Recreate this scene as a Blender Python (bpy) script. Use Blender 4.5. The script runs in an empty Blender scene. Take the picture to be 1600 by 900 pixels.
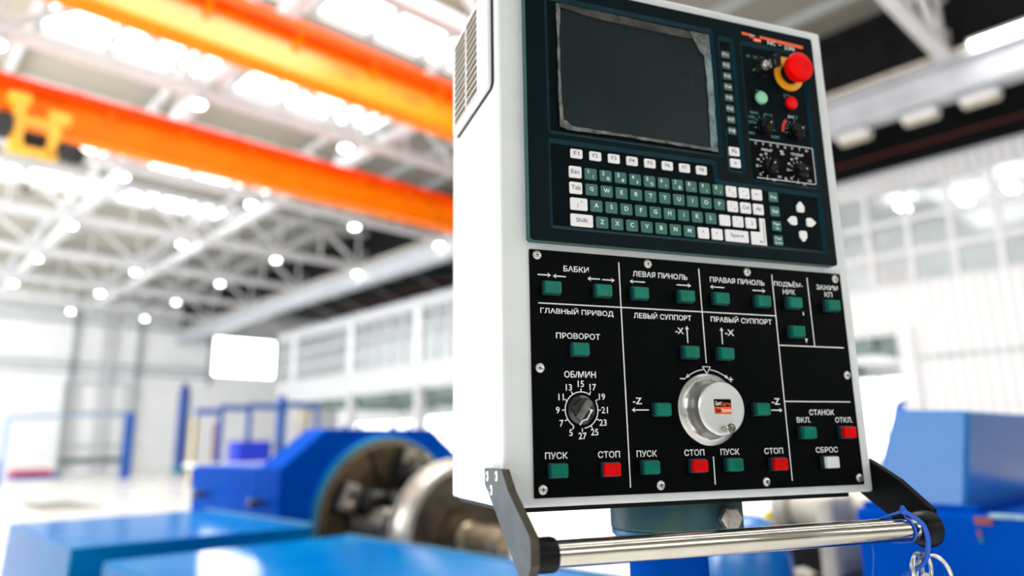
import bpy, bmesh, math, random
from mathutils import Vector, Matrix
random.seed(7)
SC = bpy.context.scene
COL = SC.collection
PI = math.pi
EYE = 1.65                      # height of the camera above the hall floor

# ------------------------------------------------------------------ camera
cd = bpy.data.cameras.new('camera')
cam = bpy.data.objects.new('camera', cd)
COL.objects.link(cam)
_r = Vector((0.73267291, -0.68040382, -0.01552584))
_u = Vector((-0.13446293, -0.16708008, 0.97673127))
_f = Vector((0.66716575, 0.71353689, 0.21390414))
m = Matrix((_r, _u, -_f)).transposed().to_4x4()
m.translation = Vector((0, 0, EYE))
cam.matrix_world = m
cd.sensor_width = 36.0
cd.lens = 1115.04 / 1600 * 36
cd.clip_start = 0.02
cd.clip_end = 400
cd.dof.use_dof = True
cd.dof.focus_distance = 0.745
cd.dof.aperture_fstop = 2.1
SC.camera = cam

# ------------------------------------------------------------------ light
w = bpy.data.worlds.new('daylight')
SC.world = w
w.use_nodes = True
bg = w.node_tree.nodes['Background']
bg.inputs[0].default_value = (0.93, 0.97, 1.0, 1)
bg.inputs[1].default_value = 0.26
SKYLIGHT = 2.2
LAMP = 14.0
WINDOW = 2.2

SC.view_settings.view_transform = 'Standard'
SC.view_settings.look = 'None'
SC.view_settings.gamma = 1.0
SC.view_settings.use_curve_mapping = False
SC.view_settings.exposure = 0.46

# area lights: daylight of unseen windows at left, plus added fills
def area(name, loc, aim, sx, sy, watts, col=(0.95, 0.98, 1.0)):
    ld = bpy.data.lights.new(name, 'AREA')
    ld.shape = 'RECTANGLE'; ld.size = sx; ld.size_y = sy; ld.energy = watts; ld.color = col
    lo = bpy.data.objects.new(name, ld)
    COL.objects.link(lo)
    lo.location = loc
    lo.rotation_euler = (Vector(aim) - Vector(loc)).to_track_quat('-Z', 'Y').to_euler()
area('window_daylight', (-14, 3, 7.5), (1.5, 1, 1.2), 14, 7, 900)
area('window_wall_daylight', (-15, 40, 7.0), (24, 46, 6.0), 48, 8, 12500)  # added fill along the open left side, brightens gallery and far wall
area('roof_daylight', (4.5, 6.5, 13.9), (4.5, 6.6, 0), 11, 9, 2800, (1.0, 0.99, 0.96))  # added fill below the roof, brightens the tops of the machine
area('gallery_room_lights', (26.8, 29.5, 9.6), (26.8, 29.6, 0), 3, 40, 420, (1.0, 0.99, 0.96))  # added light panel inside the gallery, brightens the rooms behind the panes


# ------------------------------------------------------------------ materials
def mat(name, col, rough=0.5, metal=0.0, spec=0.5, noise=0.0, nscale=8.0, emit=None, estr=0.0,
        alpha=1.0, trans=0.0, coat=0.0, bump=0.0, rnoise=0.0, col2=None):
    M = bpy.data.materials.new(name)
    M.use_nodes = True
    nt = M.node_tree
    b = nt.nodes['Principled BSDF']
    b.inputs['Base Color'].default_value = (*col, 1)
    b.inputs['Roughness'].default_value = rough
    b.inputs['Metallic'].default_value = metal
    b.inputs['Specular IOR Level'].default_value = spec
    b.inputs['Alpha'].default_value = alpha
    b.inputs['Transmission Weight'].default_value = trans
    b.inputs['Coat Weight'].default_value = coat
    if emit:
        b.inputs['Emission Color'].default_value = (*emit, 1)
        b.inputs['Emission Strength'].default_value = estr
    if noise or bump or rnoise:
        tc = nt.nodes.new('ShaderNodeTexCoord')
        n = nt.nodes.new('ShaderNodeTexNoise')
        n.inputs['Scale'].default_value = nscale
        n.inputs['Detail'].default_value = 5
        nt.links.new(tc.outputs['Object'], n.inputs['Vector'])
        if noise:
            mx = nt.nodes.new('ShaderNodeMix'); mx.data_type = 'RGBA'
            c2 = col2 or tuple(c * (1 - noise) for c in col)
            mx.inputs[6].default_value = (*col, 1)
            mx.inputs[7].default_value = (*c2, 1)
            rp = nt.nodes.new('ShaderNodeValToRGB')
            rp.color_ramp.elements[0].position = 0.38
            rp.color_ramp.elements[1].position = 0.68
            nt.links.new(n.outputs['Fac'], rp.inputs['Fac'])
            nt.links.new(rp.outputs['Color'], mx.inputs[0])
            nt.links.new(mx.outputs[2], b.inputs['Base Color'])
        if bump:
            bp = nt.nodes.new('ShaderNodeBump'); bp.inputs['Strength'].default_value = bump
            bp.inputs['Distance'].default_value = 0.01
            nt.links.new(n.outputs['Fac'], bp.inputs['Height'])
            nt.links.new(bp.outputs['Normal'], b.inputs['Normal'])
        if rnoise:
            mr = nt.nodes.new('ShaderNodeMapRange')
            mr.inputs['To Min'].default_value = max(0, rough - rnoise)
            mr.inputs['To Max'].default_value = rough + rnoise
            nt.links.new(n.outputs['Fac'], mr.inputs['Value'])
            nt.links.new(mr.outputs['Result'], b.inputs['Roughness'])
    return M


def corrugated(name, col, axis, pitch, rough=0.6, strength=0.6):
    """profiled sheet: ribs run across the given object axis"""
    M = mat(name, col, rough)
    nt = M.node_tree; b = nt.nodes['Principled BSDF']
    tc = nt.nodes.new('ShaderNodeTexCoord')
    wv = nt.nodes.new('ShaderNodeTexWave')
    wv.bands_direction = axis
    wv.inputs['Scale'].default_value = 0.314 / pitch
    nt.links.new(tc.outputs['Object'], wv.inputs['Vector'])
    mx = nt.nodes.new('ShaderNodeMix'); mx.data_type = 'RGBA'
    mx.inputs[6].default_value = (*[c * 0.72 for c in col], 1)
    mx.inputs[7].default_value = (*col, 1)
    rp = nt.nodes.new('ShaderNodeValToRGB')
    rp.color_ramp.elements[0].position = 0.25; rp.color_ramp.elements[1].position = 0.5
    nt.links.new(wv.outputs['Fac'], rp.inputs['Fac'])
    nt.links.new(rp.outputs['Color'], mx.inputs[0])
    nt.links.new(mx.outputs[2], b.inputs['Base Color'])
    bp = nt.nodes.new('ShaderNodeBump'); bp.inputs['Strength'].default_value = strength
    bp.inputs['Distance'].default_value = 0.04
    nt.links.new(wv.outputs['Fac'], bp.inputs['Height'])
    nt.links.new(bp.outputs['Normal'], b.inputs['Normal'])
    return M


white_paint = mat('white_enamel', (0.66, 0.69, 0.695), 0.38, spec=0.4, noise=0.06, nscale=25, bump=0.03)
vent_paint = mat('vent_plastic', (0.80, 0.80, 0.79), 0.45, noise=0.04, nscale=40)
vent_dark = mat('vent_shadow_filter', (0.16, 0.13, 0.09), 0.8, noise=0.3, nscale=200)
black_plate = mat('black_plate', (0.0016, 0.0022, 0.0026), 0.42, spec=0.03, noise=0.5, nscale=60)
teal_shell = mat('dark_teal_shell', (0.0010, 0.0068, 0.0092), 0.36, spec=0.05, noise=0.3, nscale=30)
teal_side = mat('teal_edge', (0.012, 0.085, 0.085), 0.4, spec=0.4, noise=0.2, nscale=60)
groove_teal_lit = mat('groove_teal', (0.001, 0.026, 0.04), 0.35, spec=0.1, noise=0.3, nscale=50)  # recess walls of the teal shell, side light put into their colour
recess_black = mat('recess_membrane', (0.0008, 0.0048, 0.0065), 0.5, spec=0.04, noise=0.3, nscale=60)
legend_white = mat('legend_white', (0.82, 0.84, 0.84), 0.5, spec=0.2, noise=0.05, nscale=300)
legend_teal = mat('legend_teal', (0.12, 0.28, 0.28), 0.5, spec=0.2, noise=0.1, nscale=300)
legend_grey = mat('legend_grey', (0.10, 0.11, 0.12), 0.5, noise=0.1, nscale=300)
legend_key = mat('legend_pale', (0.70, 0.86, 0.82), 0.5, noise=0.1, nscale=300)
key_white = mat('key_white', (0.80, 0.79, 0.81), 0.5, noise=0.04, nscale=80)
key_green = mat('key_green', (0.010, 0.105, 0.082), 0.45, noise=0.45, nscale=45, col2=(0.03, 0.115, 0.105))
key_dark = mat('key_dark_green', (0.045, 0.085, 0.08), 0.5, noise=0.3, nscale=90)
glass_dark = mat('screen_glass', (0.0055, 0.0135, 0.0165), 0.3, spec=0.12, noise=0.35, nscale=14, rnoise=0.08)
film_edge = mat('film_wrinkled_edge', (0.24, 0.245, 0.22), 0.3, spec=0.6, noise=0.85, nscale=75, alpha=0.78, bump=1.0)
film_blue = mat('film_glossy_edge', (0.22, 0.33, 0.36), 0.16, spec=0.7, noise=0.8, nscale=50, alpha=0.72, bump=0.8)
film_clear = mat('film_clear', (0.20, 0.21, 0.19), 0.35, spec=0.05, noise=0.5, nscale=25, alpha=0.02)
btn_green = mat('button_green', (0.0, 0.13, 0.085), 0.28, spec=0.15, noise=0.4, nscale=70, col2=(0.002, 0.17, 0.115))
btn_red = mat('button_red', (0.70, 0.001, 0.002), 0.3, spec=0.1, noise=0.3, nscale=70)
btn_white = mat('button_white', (0.70, 0.71, 0.69), 0.35, noise=0.1, nscale=70)
btn_frame = mat('button_bezel', (0.004, 0.03, 0.045), 0.35, spec=0.45, noise=0.3, nscale=70)
estop_red = mat('mushroom_red', (0.82, 0.001, 0.0008), 0.4, spec=0.07, noise=0.12, nscale=40)
lamp_red = mat('round_button_red', (0.80, 0.001, 0.003), 0.3, spec=0.1, noise=0.12, nscale=60)
lamp_mint = mat('round_button_mint', (0.24, 0.58, 0.38), 0.35, noise=0.1, nscale=60)
yellow_ring = mat('collar_yellow', (0.86, 0.36, 0.006), 0.4, noise=0.1, nscale=50)
black_plastic = mat('black_plastic', (0.002, 0.0024, 0.0028), 0.3, spec=0.12, noise=0.3, nscale=60)
smoke_plastic = mat('smoky_knob', (0.012, 0.012, 0.011), 0.16, spec=0.8, noise=0.5, nscale=50)
pointer_grey = mat('pointer_ridge_grey', (0.16, 0.16, 0.15), 0.25, spec=0.8, noise=0.6, nscale=90)
black_rubber = mat('black_rubber', (0.0028, 0.0032, 0.0036), 0.4, spec=0.14, noise=0.3, nscale=60)
orange_print = mat('orange_print', (0.90, 0.105, 0.004), 0.45, noise=0.08, nscale=60)
red_print = mat('red_print', (0.55, 0.01, 0.008), 0.5, noise=0.1, nscale=60)
steel_screw = mat('zinc_screw', (0.66, 0.65, 0.62), 0.32, metal=0.85, noise=0.2, nscale=300)
screw_dark = mat('screw_slot', (0.015, 0.015, 0.015), 0.6, noise=0.2, nscale=90)
chrome = mat('chrome', (0.52, 0.49, 0.43), 0.07, metal=1.0, noise=0.08, nscale=30, rnoise=0.02)
alu = mat('satin_aluminium', (0.66, 0.66, 0.65), 0.3, metal=0.85, noise=0.05, nscale=60)
alu_cap = mat('satin_white_cap', (0.60, 0.62, 0.62), 0.36, metal=0.4, noise=0.04, nscale=60)
arm_steel = mat('blued_flat_steel', (0.085, 0.10, 0.108), 0.36, metal=0.85, noise=0.35, nscale=30, rnoise=0.1)
arm_edge = mat('brown_mill_edge', (0.07, 0.058, 0.04), 0.45, metal=0.5, noise=0.4, nscale=80)
arm_shaded = mat('black_coated_steel', (0.0022, 0.0026, 0.003), 0.4, spec=0.06, noise=0.3, nscale=50)  # same steel as the left arm, with its shade put into the colour
stem_paint = mat('worn_teal_paint', (0.001, 0.06, 0.095), 0.4, spec=0.3, noise=0.8, nscale=22, col2=(0.04, 0.085, 0.08), bump=0.1)
stem_blue = mat('stem_blue_paint', (0.003, 0.12, 0.33), 0.35, noise=0.3, nscale=20)
bolt_metal = mat('dull_bolt', (0.42, 0.40, 0.36), 0.4, metal=0.8, noise=0.35, nscale=120, bump=0.2)
cord_blue = mat('blue_cord', (0.004, 0.10, 0.62), 0.45, noise=0.25, nscale=300)
key_metal = mat('worn_nickel', (0.66, 0.64, 0.58), 0.28, metal=0.9, noise=0.25, nscale=150)

blue_machine = mat('machine_blue', (0.0002, 0.052, 0.36), 0.35, spec=0.005, noise=0.3, nscale=3, col2=(0.0002, 0.066, 0.40), rnoise=0.06)
blue_cover = mat('cover_blue', (0.0002, 0.11, 0.36), 0.12, spec=0.016, noise=0.25, nscale=2.2, col2=(0.0002, 0.145, 0.38), rnoise=0.03)
blue_lightened = mat('worn_sky_blue', (0.006, 0.13, 0.42), 0.24, spec=0.5, noise=0.6, nscale=5, col2=(0.01, 0.15, 0.42), rnoise=0.06, coat=0.12)  # base lightened for the window reflection on the tailstock block
cyan_edge = mat('ring_cyan', (0.004, 0.16, 0.27), 0.35, noise=0.3, nscale=12)
plate_metal = mat('brown_faceplate', (0.125, 0.088, 0.046), 0.4, metal=0.6, noise=0.6, nscale=9, rnoise=0.1)
jaw_dark = mat('oily_dark_iron', (0.010, 0.0095, 0.009), 0.4, spec=0.2, noise=0.5, nscale=20)
jaw_light = mat('machined_beige_steel', (0.34, 0.29, 0.22), 0.35, metal=0.6, noise=0.5, nscale=14)
dog_steel = mat('brown_grey_steel', (0.20, 0.175, 0.14), 0.4, metal=0.5, noise=0.4, nscale=12)
wheel_rim = mat('polished_tread', (0.50, 0.46, 0.40), 0.33, metal=0.55, noise=0.3, nscale=14)
wheel_web = mat('rusty_brown_web', (0.085, 0.055, 0.026), 0.5, metal=0.2, noise=0.6, nscale=9)
axle_mat = mat('dull_axle_steel', (0.34, 0.27, 0.17), 0.36, metal=0.6, noise=0.3, nscale=12)
cast_beige = mat('beige_casting', (0.58, 0.52, 0.42), 0.5, noise=0.35, nscale=8)
yellow_paint = mat('yellow_paint', (0.90, 0.66, 0.02), 0.5, noise=0.15, nscale=10)
red_paint = mat('red_paint', (0.65, 0.03, 0.04), 0.5, noise=0.2, nscale=10)
rust_mark = mat('red_primer_chip', (0.28, 0.06, 0.045), 0.6, noise=0.3, nscale=60)
crane_orange = mat('crane_orange', (1.0, 0.205, 0.0005), 0.4, spec=0.08, noise=0.12, nscale=1.5)
crane_red = mat('crane_orange_red', (0.95, 0.062, 0.0005), 0.45, spec=0.08, noise=0.15, nscale=1.5)
crane_light = mat('crane_amber', (1.0, 0.235, 0.006), 0.25, spec=0.35, noise=0.15, nscale=0.8)
print_brown = mat('faded_brown_print', (0.45, 0.16, 0.01), 0.5, noise=0.4, nscale=9)
truss_white = mat('truss_white', (0.60, 0.60, 0.615), 0.5, noise=0.1, nscale=2)
runway_white = mat('runway_pale', (0.46, 0.475, 0.51), 0.45, noise=0.15, nscale=1.2)
aisle_shaded = mat('aisle_dark_steel', (0.012, 0.012, 0.013), 0.8, spec=0.1, noise=0.5, nscale=1.5)  # dark steel with the shade of the aisle put into its colour
wall_white = mat('wall_white', (0.84, 0.84, 0.85), 0.7, noise=0.05, nscale=0.8)
wall_grey = mat('girt_grey', (0.42, 0.46, 0.47), 0.6, noise=0.2, nscale=1)
green_steel = mat('grey_green_steel', (0.16, 0.22, 0.21), 0.6, noise=0.3, nscale=1)
floor_mat = mat('pale_epoxy_floor', (0.92, 0.905, 0.86), 0.28, spec=0.5, noise=0.06, nscale=0.6, rnoise=0.08)
pit_mat = mat('floor_pit_steel', (0.36, 0.33, 0.28), 0.6, noise=0.3, nscale=2)
deck = corrugated('roof_deck', (0.40, 0.375, 0.31), 'Y', 0.30, 0.6)
deck_shaded = corrugated('roof_deck_low', (0.26, 0.25, 0.22), 'Y', 0.30, 0.6)  # same deck, darkened in colour for the unlit right side
wall_ribbed = corrugated('ribbed_white_cladding', (0.68, 0.68, 0.69), 'Y', 0.30, 0.6, 0.4)
skylight_mat = mat('skylight_daylight', (0.9, 0.9, 0.9), 0.5, noise=0.02, nscale=1, emit=(1.0, 1.0, 1.0), estr=SKYLIGHT)
window_mat = mat('window_daylight_pane', (0.9, 0.9, 0.9), 0.5, noise=0.02, nscale=1, emit=(0.97, 1.0, 1.0), estr=WINDOW)
lamp_glow = mat('lamp_glow', (0.9, 0.9, 0.9), 0.5, noise=0.02, nscale=1, emit=(1.0, 0.99, 0.96), estr=LAMP)
lamp_body = mat('lamp_body_white', (0.7, 0.7, 0.7), 0.5, noise=0.1, nscale=5)
crane_yellow = mat('trolley_yellow', (0.95, 0.47, 0.005), 0.4, noise=0.15, nscale=6)
trolley_black = mat('trolley_black', (0.01, 0.012, 0.014), 0.5, noise=0.3, nscale=6)


def pane_material():
    M = bpy.data.materials.new('gallery_pane')
    M.use_nodes = True
    nt = M.node_tree
    for n in list(nt.nodes): nt.nodes.remove(n)
    o = nt.nodes.new('ShaderNodeOutputMaterial')
    mx = nt.nodes.new('ShaderNodeMixShader')
    t = nt.nodes.new('ShaderNodeBsdfTransparent'); t.inputs[0].default_value = (0.88, 0.90, 0.90, 1)
    g = nt.nodes.new('ShaderNodeBsdfGlossy'); g.inputs['Roughness'].default_value = 0.05
    nz = nt.nodes.new('ShaderNodeTexNoise'); nz.inputs['Scale'].default_value = 2
    mr = nt.nodes.new('ShaderNodeMapRange'); mr.inputs['To Min'].default_value = 0.015; mr.inputs['To Max'].default_value = 0.035
    nt.links.new(nz.outputs['Fac'], mr.inputs['Value'])
    nt.links.new(mr.outputs['Result'], mx.inputs[0])
    nt.links.new(t.outputs[0], mx.inputs[1]); nt.links.new(g.outputs[0], mx.inputs[2])
    nt.links.new(mx.outputs[0], o.inputs[0])
    return M


pane = pane_material()


# ------------------------------------------------------------------ mesh builder
def text_polys(body):
    c = bpy.data.curves.new('t', 'FONT')
    c.body = body; c.size = 1.0; c.resolution_u = 3; c.offset = 0.014
    o = bpy.data.objects.new('t', c)
    COL.objects.link(o)
    dg = bpy.context.evaluated_depsgraph_get()
    dg.update()
    me = bpy.data.meshes.new_from_object(o.evaluated_get(dg))
    v = [(p.co.x, p.co.y) for p in me.vertices]
    f = [tuple(p.vertices) for p in me.polygons]
    bpy.data.meshes.remove(me)
    COL.objects.unlink(o); bpy.data.objects.remove(o); bpy.data.curves.remove(c)
    return v, f


UNIT = False      # the raised operator unit was measured on the plate's plane; this maps to its own plane
UK, UU, UZ = 0.9905, -2.56, 0.50


class MB:
    """collects shapes; s = unit scale, o = offset (in units) of the local origin"""
    def __init__(self, s=1.0, o=(0, 0, 0)):
        self.v = []; self.f = []; self.mi = []; self.mats = []; self.s = s; self.o = o; self.sm = []; self.unit = UNIT and s != 1.0

    def _m(self, mt):
        if mt not in self.mats: self.mats.append(mt)
        return self.mats.index(mt)

    def add(self, vs, fs, mt, smooth=False):
        b = len(self.v); k = self._m(mt)
        if self.unit: vs = [(p[0] * UK + UU, p[1], p[2] * UK + UZ) for p in vs]
        self.v += [tuple((p[i] - self.o[i]) * self.s for i in range(3)) for p in vs]
        for f in fs:
            self.f.append(tuple(b + i for i in f)); self.mi.append(k); self.sm.append(smooth)

    def box(self, x0, x1, y0, y1, z0, z1, mt):
        vs = [(x, y, z) for x in (x0, x1) for y in (y0, y1) for z in (z0, z1)]
        self.add(vs, [(0, 1, 3, 2), (4, 6, 7, 5), (0, 4, 5, 1), (2, 3, 7, 6), (0, 2, 6, 4), (1, 5, 7, 3)], mt)

    def hexa(self, a, b, mt):
        """a, b: two loops of equal length joined by side faces and capped"""
        n = len(a)
        fs = [(i, (i + 1) % n, n + (i + 1) % n, n + i) for i in range(n)]
        fs += [tuple(range(n))[::-1], tuple(range(n, 2 * n))]
        self.add(list(a) + list(b), fs, mt)

    def prism(self, pts, ax, c0, c1, mt):
        """2D outline extruded along axis ax between c0 and c1"""
        def P(p, c):
            return {0: (c, p[0], p[1]), 1: (p[0], c, p[1]), 2: (p[0], p[1], c)}[ax]
        self.hexa([P(p, c0) for p in pts], [P(p, c1) for p in pts], mt)

    def tube(self, p0, p1, r0, r1, mt, n=24, caps=True):
        self.lathe(p0, Vector(p1) - Vector(p0), [(r0, 0), (r1, 1)], mt, n, caps, True)

    def lathe(self, p0, axis, prof, mt, n=32, caps=True, rel=False):
        """profile of (radius, distance along axis)"""
        p0 = Vector(p0); ax = Vector(axis); L = ax.length if rel else 1.0; ax = ax.normalized()
        t = Vector((0, 0, 1)) if abs(ax.z) < 0.9 else Vector((1, 0, 0))
        e1 = ax.cross(t).normalized(); e2 = ax.cross(e1)
        vs = []; fs = []
        for r, d in prof:
            c = p0 + ax * d * L
            for i in range(n):
                a = 2 * PI * i / n
                vs.append(c + e1 * r * math.cos(a) + e2 * r * math.sin(a))
        for k in range(len(prof) - 1):
            for i in range(n):
                j = (i + 1) % n
                fs.append((k * n + i, k * n + j, (k + 1) * n + j, (k + 1) * n + i))
        if isinstance(mt, list):
            for k in range(len(prof) - 1):
                self.add(vs, fs[k * n:(k + 1) * n], mt[k], True)
            if caps:
                self.add(vs, [tuple(range(n))[::-1]], mt[0]); self.add(vs, [tuple(range((len(prof) - 1) * n, len(prof) * n))], mt[-1])
            return
        self.add(vs, fs, mt, True)
        if caps:
            self.add(vs, [tuple(range(n))[::-1], tuple(range((len(prof) - 1) * n, len(prof) * n))], mt)

    def beam(self, p0, p1, w, h, mt):
        """square bar between two points"""
        p0 = Vector(p0); p1 = Vector(p1); a = (p1 - p0).normalized()
        t = Vector((0, 0, 1)) if abs(a.z) < 0.95 else Vector((1, 0, 0))
        e1 = a.cross(t).normalized() * w / 2; e2 = e1.normalized().cross(a) * h / 2
        A = [p0 + e1 + e2, p0 - e1 + e2, p0 - e1 - e2, p0 + e1 - e2]
        self.hexa(A, [q + (p1 - p0) for q in A], mt)

    def path(self, pts, r, mt, n=8, close=False):
        """round cord through points"""
        P = [Vector(p) for p in pts]; N = len(P); vs = []; fs = []
        prev = None
        for i in range(N):
            if close: t = (P[(i + 1) % N] - P[i - 1]).normalized()
            else: t = (P[min(i + 1, N - 1)] - P[max(i - 1, 0)]).normalized()
            if prev is None:
                h = Vector((0, 0, 1)) if abs(t.z) < 0.9 else Vector((1, 0, 0))
                e1 = t.cross(h).normalized()
            else:
                e1 = (prev - t * prev.dot(t)).normalized()
            prev = e1; e2 = t.cross(e1)
            for k in range(n):
                a = 2 * PI * k / n
                vs.append(P[i] + (e1 * math.cos(a) + e2 * math.sin(a)) * r)
        M_ = N if close else N - 1
        for i in range(M_):
            for k in range(n):
                j = (k + 1) % n; q = (i + 1) % N
                fs.append((i * n + k, i * n + j, q * n + j, q * n + k))
        if not close: fs += [tuple(range(n))[::-1], tuple(range((N - 1) * n, N * n))]
        self.add(vs, fs, mt, True)

    # ---- flat print on a plane y = const, facing -y
    def flat(self, pts, y, mt):
        n = len(pts)
        self.hexa([(p[0], y, p[1]) for p in pts], [(p[0], y + 0.3, p[1]) for p in pts], mt)

    def text(self, body, cx, cz, w, h, y, mt, ang=0.0):
        """lettering fitted to width w and height h (either may be None) centred at cx, cz"""
        v, f = text_polys(body)
        x0 = min(p[0] for p in v); x1 = max(p[0] for p in v); z0 = min(p[1] for p in v); z1 = max(p[1] for p in v)
        sx = w / (x1 - x0) if w else None; sz = h / (z1 - z0) if h else None
        sx = sx or sz; sz = sz or sx
        ca, sa = math.cos(ang), math.sin(ang)
        vs = []
        for p in v:
            a = (p[0] - (x0 + x1) / 2) * sx; b = (p[1] - (z0 + z1) / 2) * sz
            vs.append((cx + a * ca - b * sa, y, cz + a * sa + b * ca))
        self.add(vs, f, mt)

    def line(self, x0, z0, x1, z1, wd, y, mt):
        d = Vector((x1 - x0, z1 - z0)).normalized(); n = Vector((-d.y, d.x)) * wd / 2
        self.flat([(x0 + n.x, z0 + n.y), (x0 - n.x, z0 - n.y), (x1 - n.x, z1 - n.y), (x1 + n.x, z1 + n.y)], y, mt)

    def arrow(self, x0, z0, x1, z1, y, mt, wd=1.3, hl=4.2, hw=5.4):
        d = Vector((x1 - x0, z1 - z0)); L = d.length; d.normalize(); n = Vector((-d.y, d.x))
        t = Vector((x1, z1)); b = t - d * hl
        self.line(x0, z0, t.x - d.x * hl * 0.6, t.y - d.y * hl * 0.6, wd, y, mt)
        q = b + n * hw / 2; r = b - n * hw / 2; c = t - d * hl * 0.62
        self.flat([tuple(t), tuple(q), tuple(c)], y, mt); self.flat([tuple(t), tuple(c), tuple(r)], y, mt)

    def arc(self, cx, cz, r, a0, a1, wd, y, mt, n=32):
        """angles in degrees, clockwise from up"""
        def P(a, q): a = math.radians(a); return (cx + q * math.sin(a), cz + q * math.cos(a))
        for i in range(n):
            b0 = a0 + (a1 - a0) * i / n; b1 = a0 + (a1 - a0) * (i + 1) / n
            self.flat([P(b0, r - wd / 2), P(b0, r + wd / 2), P(b1, r + wd / 2), P(b1, r - wd / 2)], y, mt)

    def build(self, name, parent=None, bevel=0.0, seg=2, sharp=35):
        me = bpy.data.meshes.new(name)
        me.from_pydata(self.v, [], self.f)
        for i, p in enumerate(me.polygons):
            p.material_index = self.mi[i]; p.use_smooth = self.sm[i]
        for mt in self.mats: me.materials.append(mt)
        bm = bmesh.new(); bm.from_mesh(me)
        bmesh.ops.recalc_face_normals(bm, faces=bm.faces)
        bm.to_mesh(me); bm.free()
        if any(self.sm): me.set_sharp_from_angle(angle=math.radians(sharp))
        o = bpy.data.objects.new(name, me)
        COL.objects.link(o)
        if parent: o.parent = parent
        if bevel:
            b = o.modifiers.new('bevel', 'BEVEL'); b.width = bevel; b.segments = seg
            b.limit_method = 'ANGLE'; b.angle_limit = math.radians(40)
            b.harden_normals = False
        return o


def tag(o, label=None, cat=None, group=None, kind=None):
    if label: o['label'] = label
    if cat: o['category'] = cat
    if group: o['group'] = group
    if kind: o['kind'] = kind
    return o


def empty(name, loc, rz, label, cat, group=None):
    o = bpy.data.objects.new(name, None)
    COL.objects.link(o)
    o.empty_display_size = 0.1
    o.location = loc; o.rotation_euler = (0, 0, rz)
    return tag(o, label, cat, group)


def copy_tree(o, parent=None, kids=None):
    c = o.copy(); COL.objects.link(c)
    if parent: c.parent = parent
    for ch in kids if kids is not None else [q for q in SC.objects if q.parent == o]:
        copy_tree(ch, c)
    return c


def struct(name, mb, parent=None, **k):
    o = mb.build(name, parent, **k)
    if not parent: o['kind'] = 'structure'
    return o


E_ = EYE
# ================================================================== THE HALL
# everything below is in metres in the hall's own axes: +X runs along the trusses, +Y down the hall
b = MB(); b.box(-16, 40, -16, 70, -0.3, 0, floor_mat); struct('floor', b)
b = MB()
b.box(4.5, 6.2, 24.4, 29.0, 0.0, 0.012, pit_mat)
for i in range(6): b.box(4.6, 6.1, 24.6 + i * 0.72, 24.66 + i * 0.72, 0.012, 0.02, wall_grey)
tag(b.build('pit_cover'), 'grey rectangular steel cover set in the pale floor at far left', 'floor cover')

# roof: corrugated deck, with openings of daylight panels
ZR = 12.5 + E_
SKY = [(-9.0, 1.1), (-3.5, 1.1), (2.0, 1.1), (7.0, 1.0), (16.7, 0.9), (22.6, 1.2), (27.9, 0.6), (32.9, 0.65), (37.9, 1.2), (43.8, 0.6)]
SX0, SX1 = 2.8, 14.4
b = MB()
b.box(-16, SX0, -14, 66, ZR, ZR + 0.12, deck)
b.box(SX1, 21.3, -14, 66, ZR, ZR + 0.12, deck_shaded)
ys = [-14] + sum([[y - h, y + h] for y, h in SKY], []) + [66]
for i in range(0, len(ys), 2): b.box(SX0, SX1, ys[i], ys[i + 1], ZR, ZR + 0.12, deck)
struct('ceiling', b)
for k, (y, SH) in enumerate(SKY):
    b = MB()
    b.box(SX0, SX1, y - SH, y + SH, ZR + 0.12, ZR + 0.16, skylight_mat)
    s = struct('window_%d' % (k + 1), b)
    b = MB()
    for i in range(7):
        x = SX0 + (SX1 - SX0) * i / 6
        b.box(x - 0.09, x + 0.09, y - SH, y + SH, ZR - 0.06, ZR + 0.12, wall_grey)
    b.box(SX0, SX1, y - SH - 0.06, y - SH, ZR - 0.1, ZR, truss_white)
    b.box(SX0, SX1, y + SH, y + SH + 0.06, ZR - 0.1, ZR, truss_white)
    b.build('skylight_bars', s)

# purlins across the deck
for i, x in enumerate([-6, -3, 0, 2.6, 15.0, 17.4, 19.6]):
    b = MB(); b.box(x - 0.1, x + 0.1, -14, 66, ZR - 0.22, ZR, truss_white if x < 15 else wall_grey)
    struct('trim_%d' % (i + 1), b)

# low aisle roof over the gallery (dark)
b = MB(); b.box(21.3, 38, -2, 66, 12.6 + E_, 12.7 + E_, aisle_shaded); b.box(21.3, 21.4, -2, 66, 10.4 + E_, 12.6 + E_, aisle_shaded)
struct('ceiling_aisle', b)
b = MB()
for y in range(2, 66, 4):
    b.beam((21.4, y, 11.6 + E_), (37.5, y + 1, 12.3 + E_), 0.15, 0.2, aisle_shaded)
for y in (24, 28, 33, 37, 42, 47, 51, 56, 60):
    b.beam((22.0, y, 12.2 + E_), (34.5, y + 3, 9.4 + E_), 0.12, 0.12, truss_white)
    b.beam((34.5, y, 12.2 + E_), (22.5, y + 4, 9.8 + E_), 0.12, 0.12, green_steel)
b.beam((24.5, -2, 9.3 + E_), (24.5, 66, 9.3 + E_), 0.035, 0.035, rust_mark)
struct('trim_8', b)

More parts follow.
